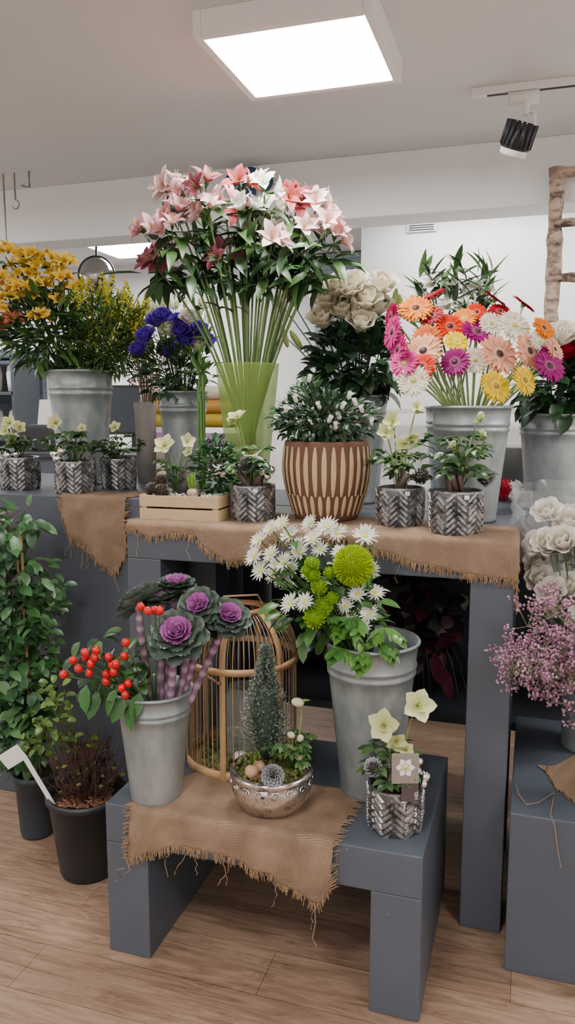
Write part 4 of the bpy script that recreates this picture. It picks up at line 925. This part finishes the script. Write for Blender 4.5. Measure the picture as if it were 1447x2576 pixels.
def dried():
    g=group('kraft_vase_with_dried_flowers',(-1.60,3.02,1.18)); mb=MB(); lathe(mb,[(0,0),(.04,0),(.046,.3),(.05,.34),(.045,.34),(.035,.05),(0,.05)],simple('grey_paper',C('9a938c'),.8),I4,24); mb.obj('vase',g); mb=MB()
    for i in range(60):
        p=Vector((U(-.05,.10),U(-.07,.07),U(.40,.56))); tube(mb,bez(Vector((0,0,.2)),Vector((p.x*.3,p.y*.3,.4)),p,5),.0012,SOLID,C('8a6a50'),3)
        for k in range(9): ball(mb,p+Vector((U(-.02,.02),U(-.02,.02),U(-.02,.02))),U(.002,.005),PETAL,jit(rnd.choice([C('a88468'),C('93604c'),C('bfa28a')]),.2),4,3)
    mb.obj('dried_flowers',g)
    g=group('clay_pot_with_lavender',(-1.47,3.10,1.18)); mb=MB(); lathe(mb,[(0,0),(.045,0),(.06,.16),(.064,.17),(.055,.17),(.05,.14),(0,.14)],simple('weathered_clay',C('9c8b7c'),.85),I4,28); mb.obj('pot',g); mb=MB()
    for i in range(200):
        a=U(0,6.28); p=Vector((math.cos(a)*U(0,.09),math.sin(a)*U(0,.08),U(.2,.30))); tube(mb,[Vector((p.x*.3,p.y*.3,.14)),p],.001,LEAF,jit(C('9aa59a'),.2),3); 
        if i%3==0: ball(mb,p,.004,PETAL,C('a58aa0'),4,3)
    mb.obj('lavender',g)
dried()
def right_bouquets():
    g=group('limonium_bouquet_bucket',(.40,2.22,.45)); mb=MB(); h=.28; bucket(mb,h,.07,.095); mb.obj('bucket',g); mb=MB()
    for i in range(100):
        while True:
            p=Vector((U(-1,1),U(-1,1),U(-1,1)))
            if p.length<1: break
        p=Vector((-.27+p.x*.23,-.10+p.y*.12,h+.15+p.z*.18+ (.06 if p.x>.3 else 0)))
        pts=bez(Vector((p.x*.1,p.y*.1,h*.6)),Vector((p.x*.3,p.y*.3,h+.05)),p,6); tube(mb,pts,.0013,LEAF,C('8a9a6a'),4)
        for b in range(9):
            e=p+Vector((U(-.045,.045),U(-.045,.045),U(-.045,.045))); tube(mb,[p-Vector((0,0,.03)),e],.0008,LEAF,C('9a9a7a'),3)
            for k in range(9): 
                q=e+Vector((U(-.013,.013),U(-.013,.013),U(-.011,.011))); M=frame(q,(U(-1,1),-1,U(0,1)))
                lathe(mb,[(.0004,-.004),(.0038,.001),(.0,.0)],PETAL,M,5,jit(rnd.choice([C('b4849c'),C('a0708c'),C('c698ac'),C('d0aab6')]),.15))
    mb.obj('limonium',g)
    g=group('cellophane_wrapped_rose_bouquet',(.19,2.47,.45)); mb=MB(); h=.40; bucket(mb,h,.07,.09); mb.obj('bucket',g); mb=MB()
    for i in range(42):
        p=Vector((U(-.19,.17),U(-.20,.02),h+U(.06,.36))); tube(mb,[Vector((p.x*.3,p.y*.3,h*.6)),p],.0025,LEAF,Gm,4); rose(mb,frame(p,(p.x*4,-.7,.9)),.04,C('f4eee2'),C('efe4cc'))
    foliage(mb,(0,0,h+.12),(.13,.1,.15),90,.06,.03,[Gm,Gd],shape='oval'); mb.obj('white_roses',g)
    mb=MB()
    lathe(mb,[(.08,h-.1)]+[(.10+.15*math.sin(k/19*1.5),h-.05+.46*k/19) for k in range(20)],CELLO,I4,90,rfun=lambda a,z:1+.06*math.sin(a*9+z*20)+.14*noise.noise(Vector((math.cos(a)*6,math.sin(a)*6,z*24)))); mb.obj('cellophane_wrap',g,False)
    g=group('red_carnation_bunch',(-.11,2.80,1.14)); mb=MB()
    for i in range(7):
        p=Vector((U(-.05,.06),U(-.03,.03),.05+U(0,.03))); pompom(mb,frame(p,(0,-1,.6)),.034,C('c02038') if i<4 else C('e9dfe0'),60); tube(mb,[p,p+Vector((0,.12,-.04))],.002,LEAF,Gm,4)
    mb.obj('carnations',g)
right_bouquets()
# ------------------------------------------------------------ world + camera
w=bpy.data.worlds.new('world'); SC.world=w; w.use_nodes=True; w.node_tree.nodes['Background'].inputs[0].default_value=(.9,.92,1,1); w.node_tree.nodes['Background'].inputs[1].default_value=.5
cd=bpy.data.cameras.new('camera'); cam=bpy.data.objects.new('camera',cd); SC.collection.objects.link(cam); SC.camera=cam
cd.sensor_fit='VERTICAL'; cd.sensor_height=36; cd.lens=27.25; cd.clip_start=.02
cam.location=(0,0,1.5); cam.rotation_euler=(math.radians(90-7.74),0,YAW)
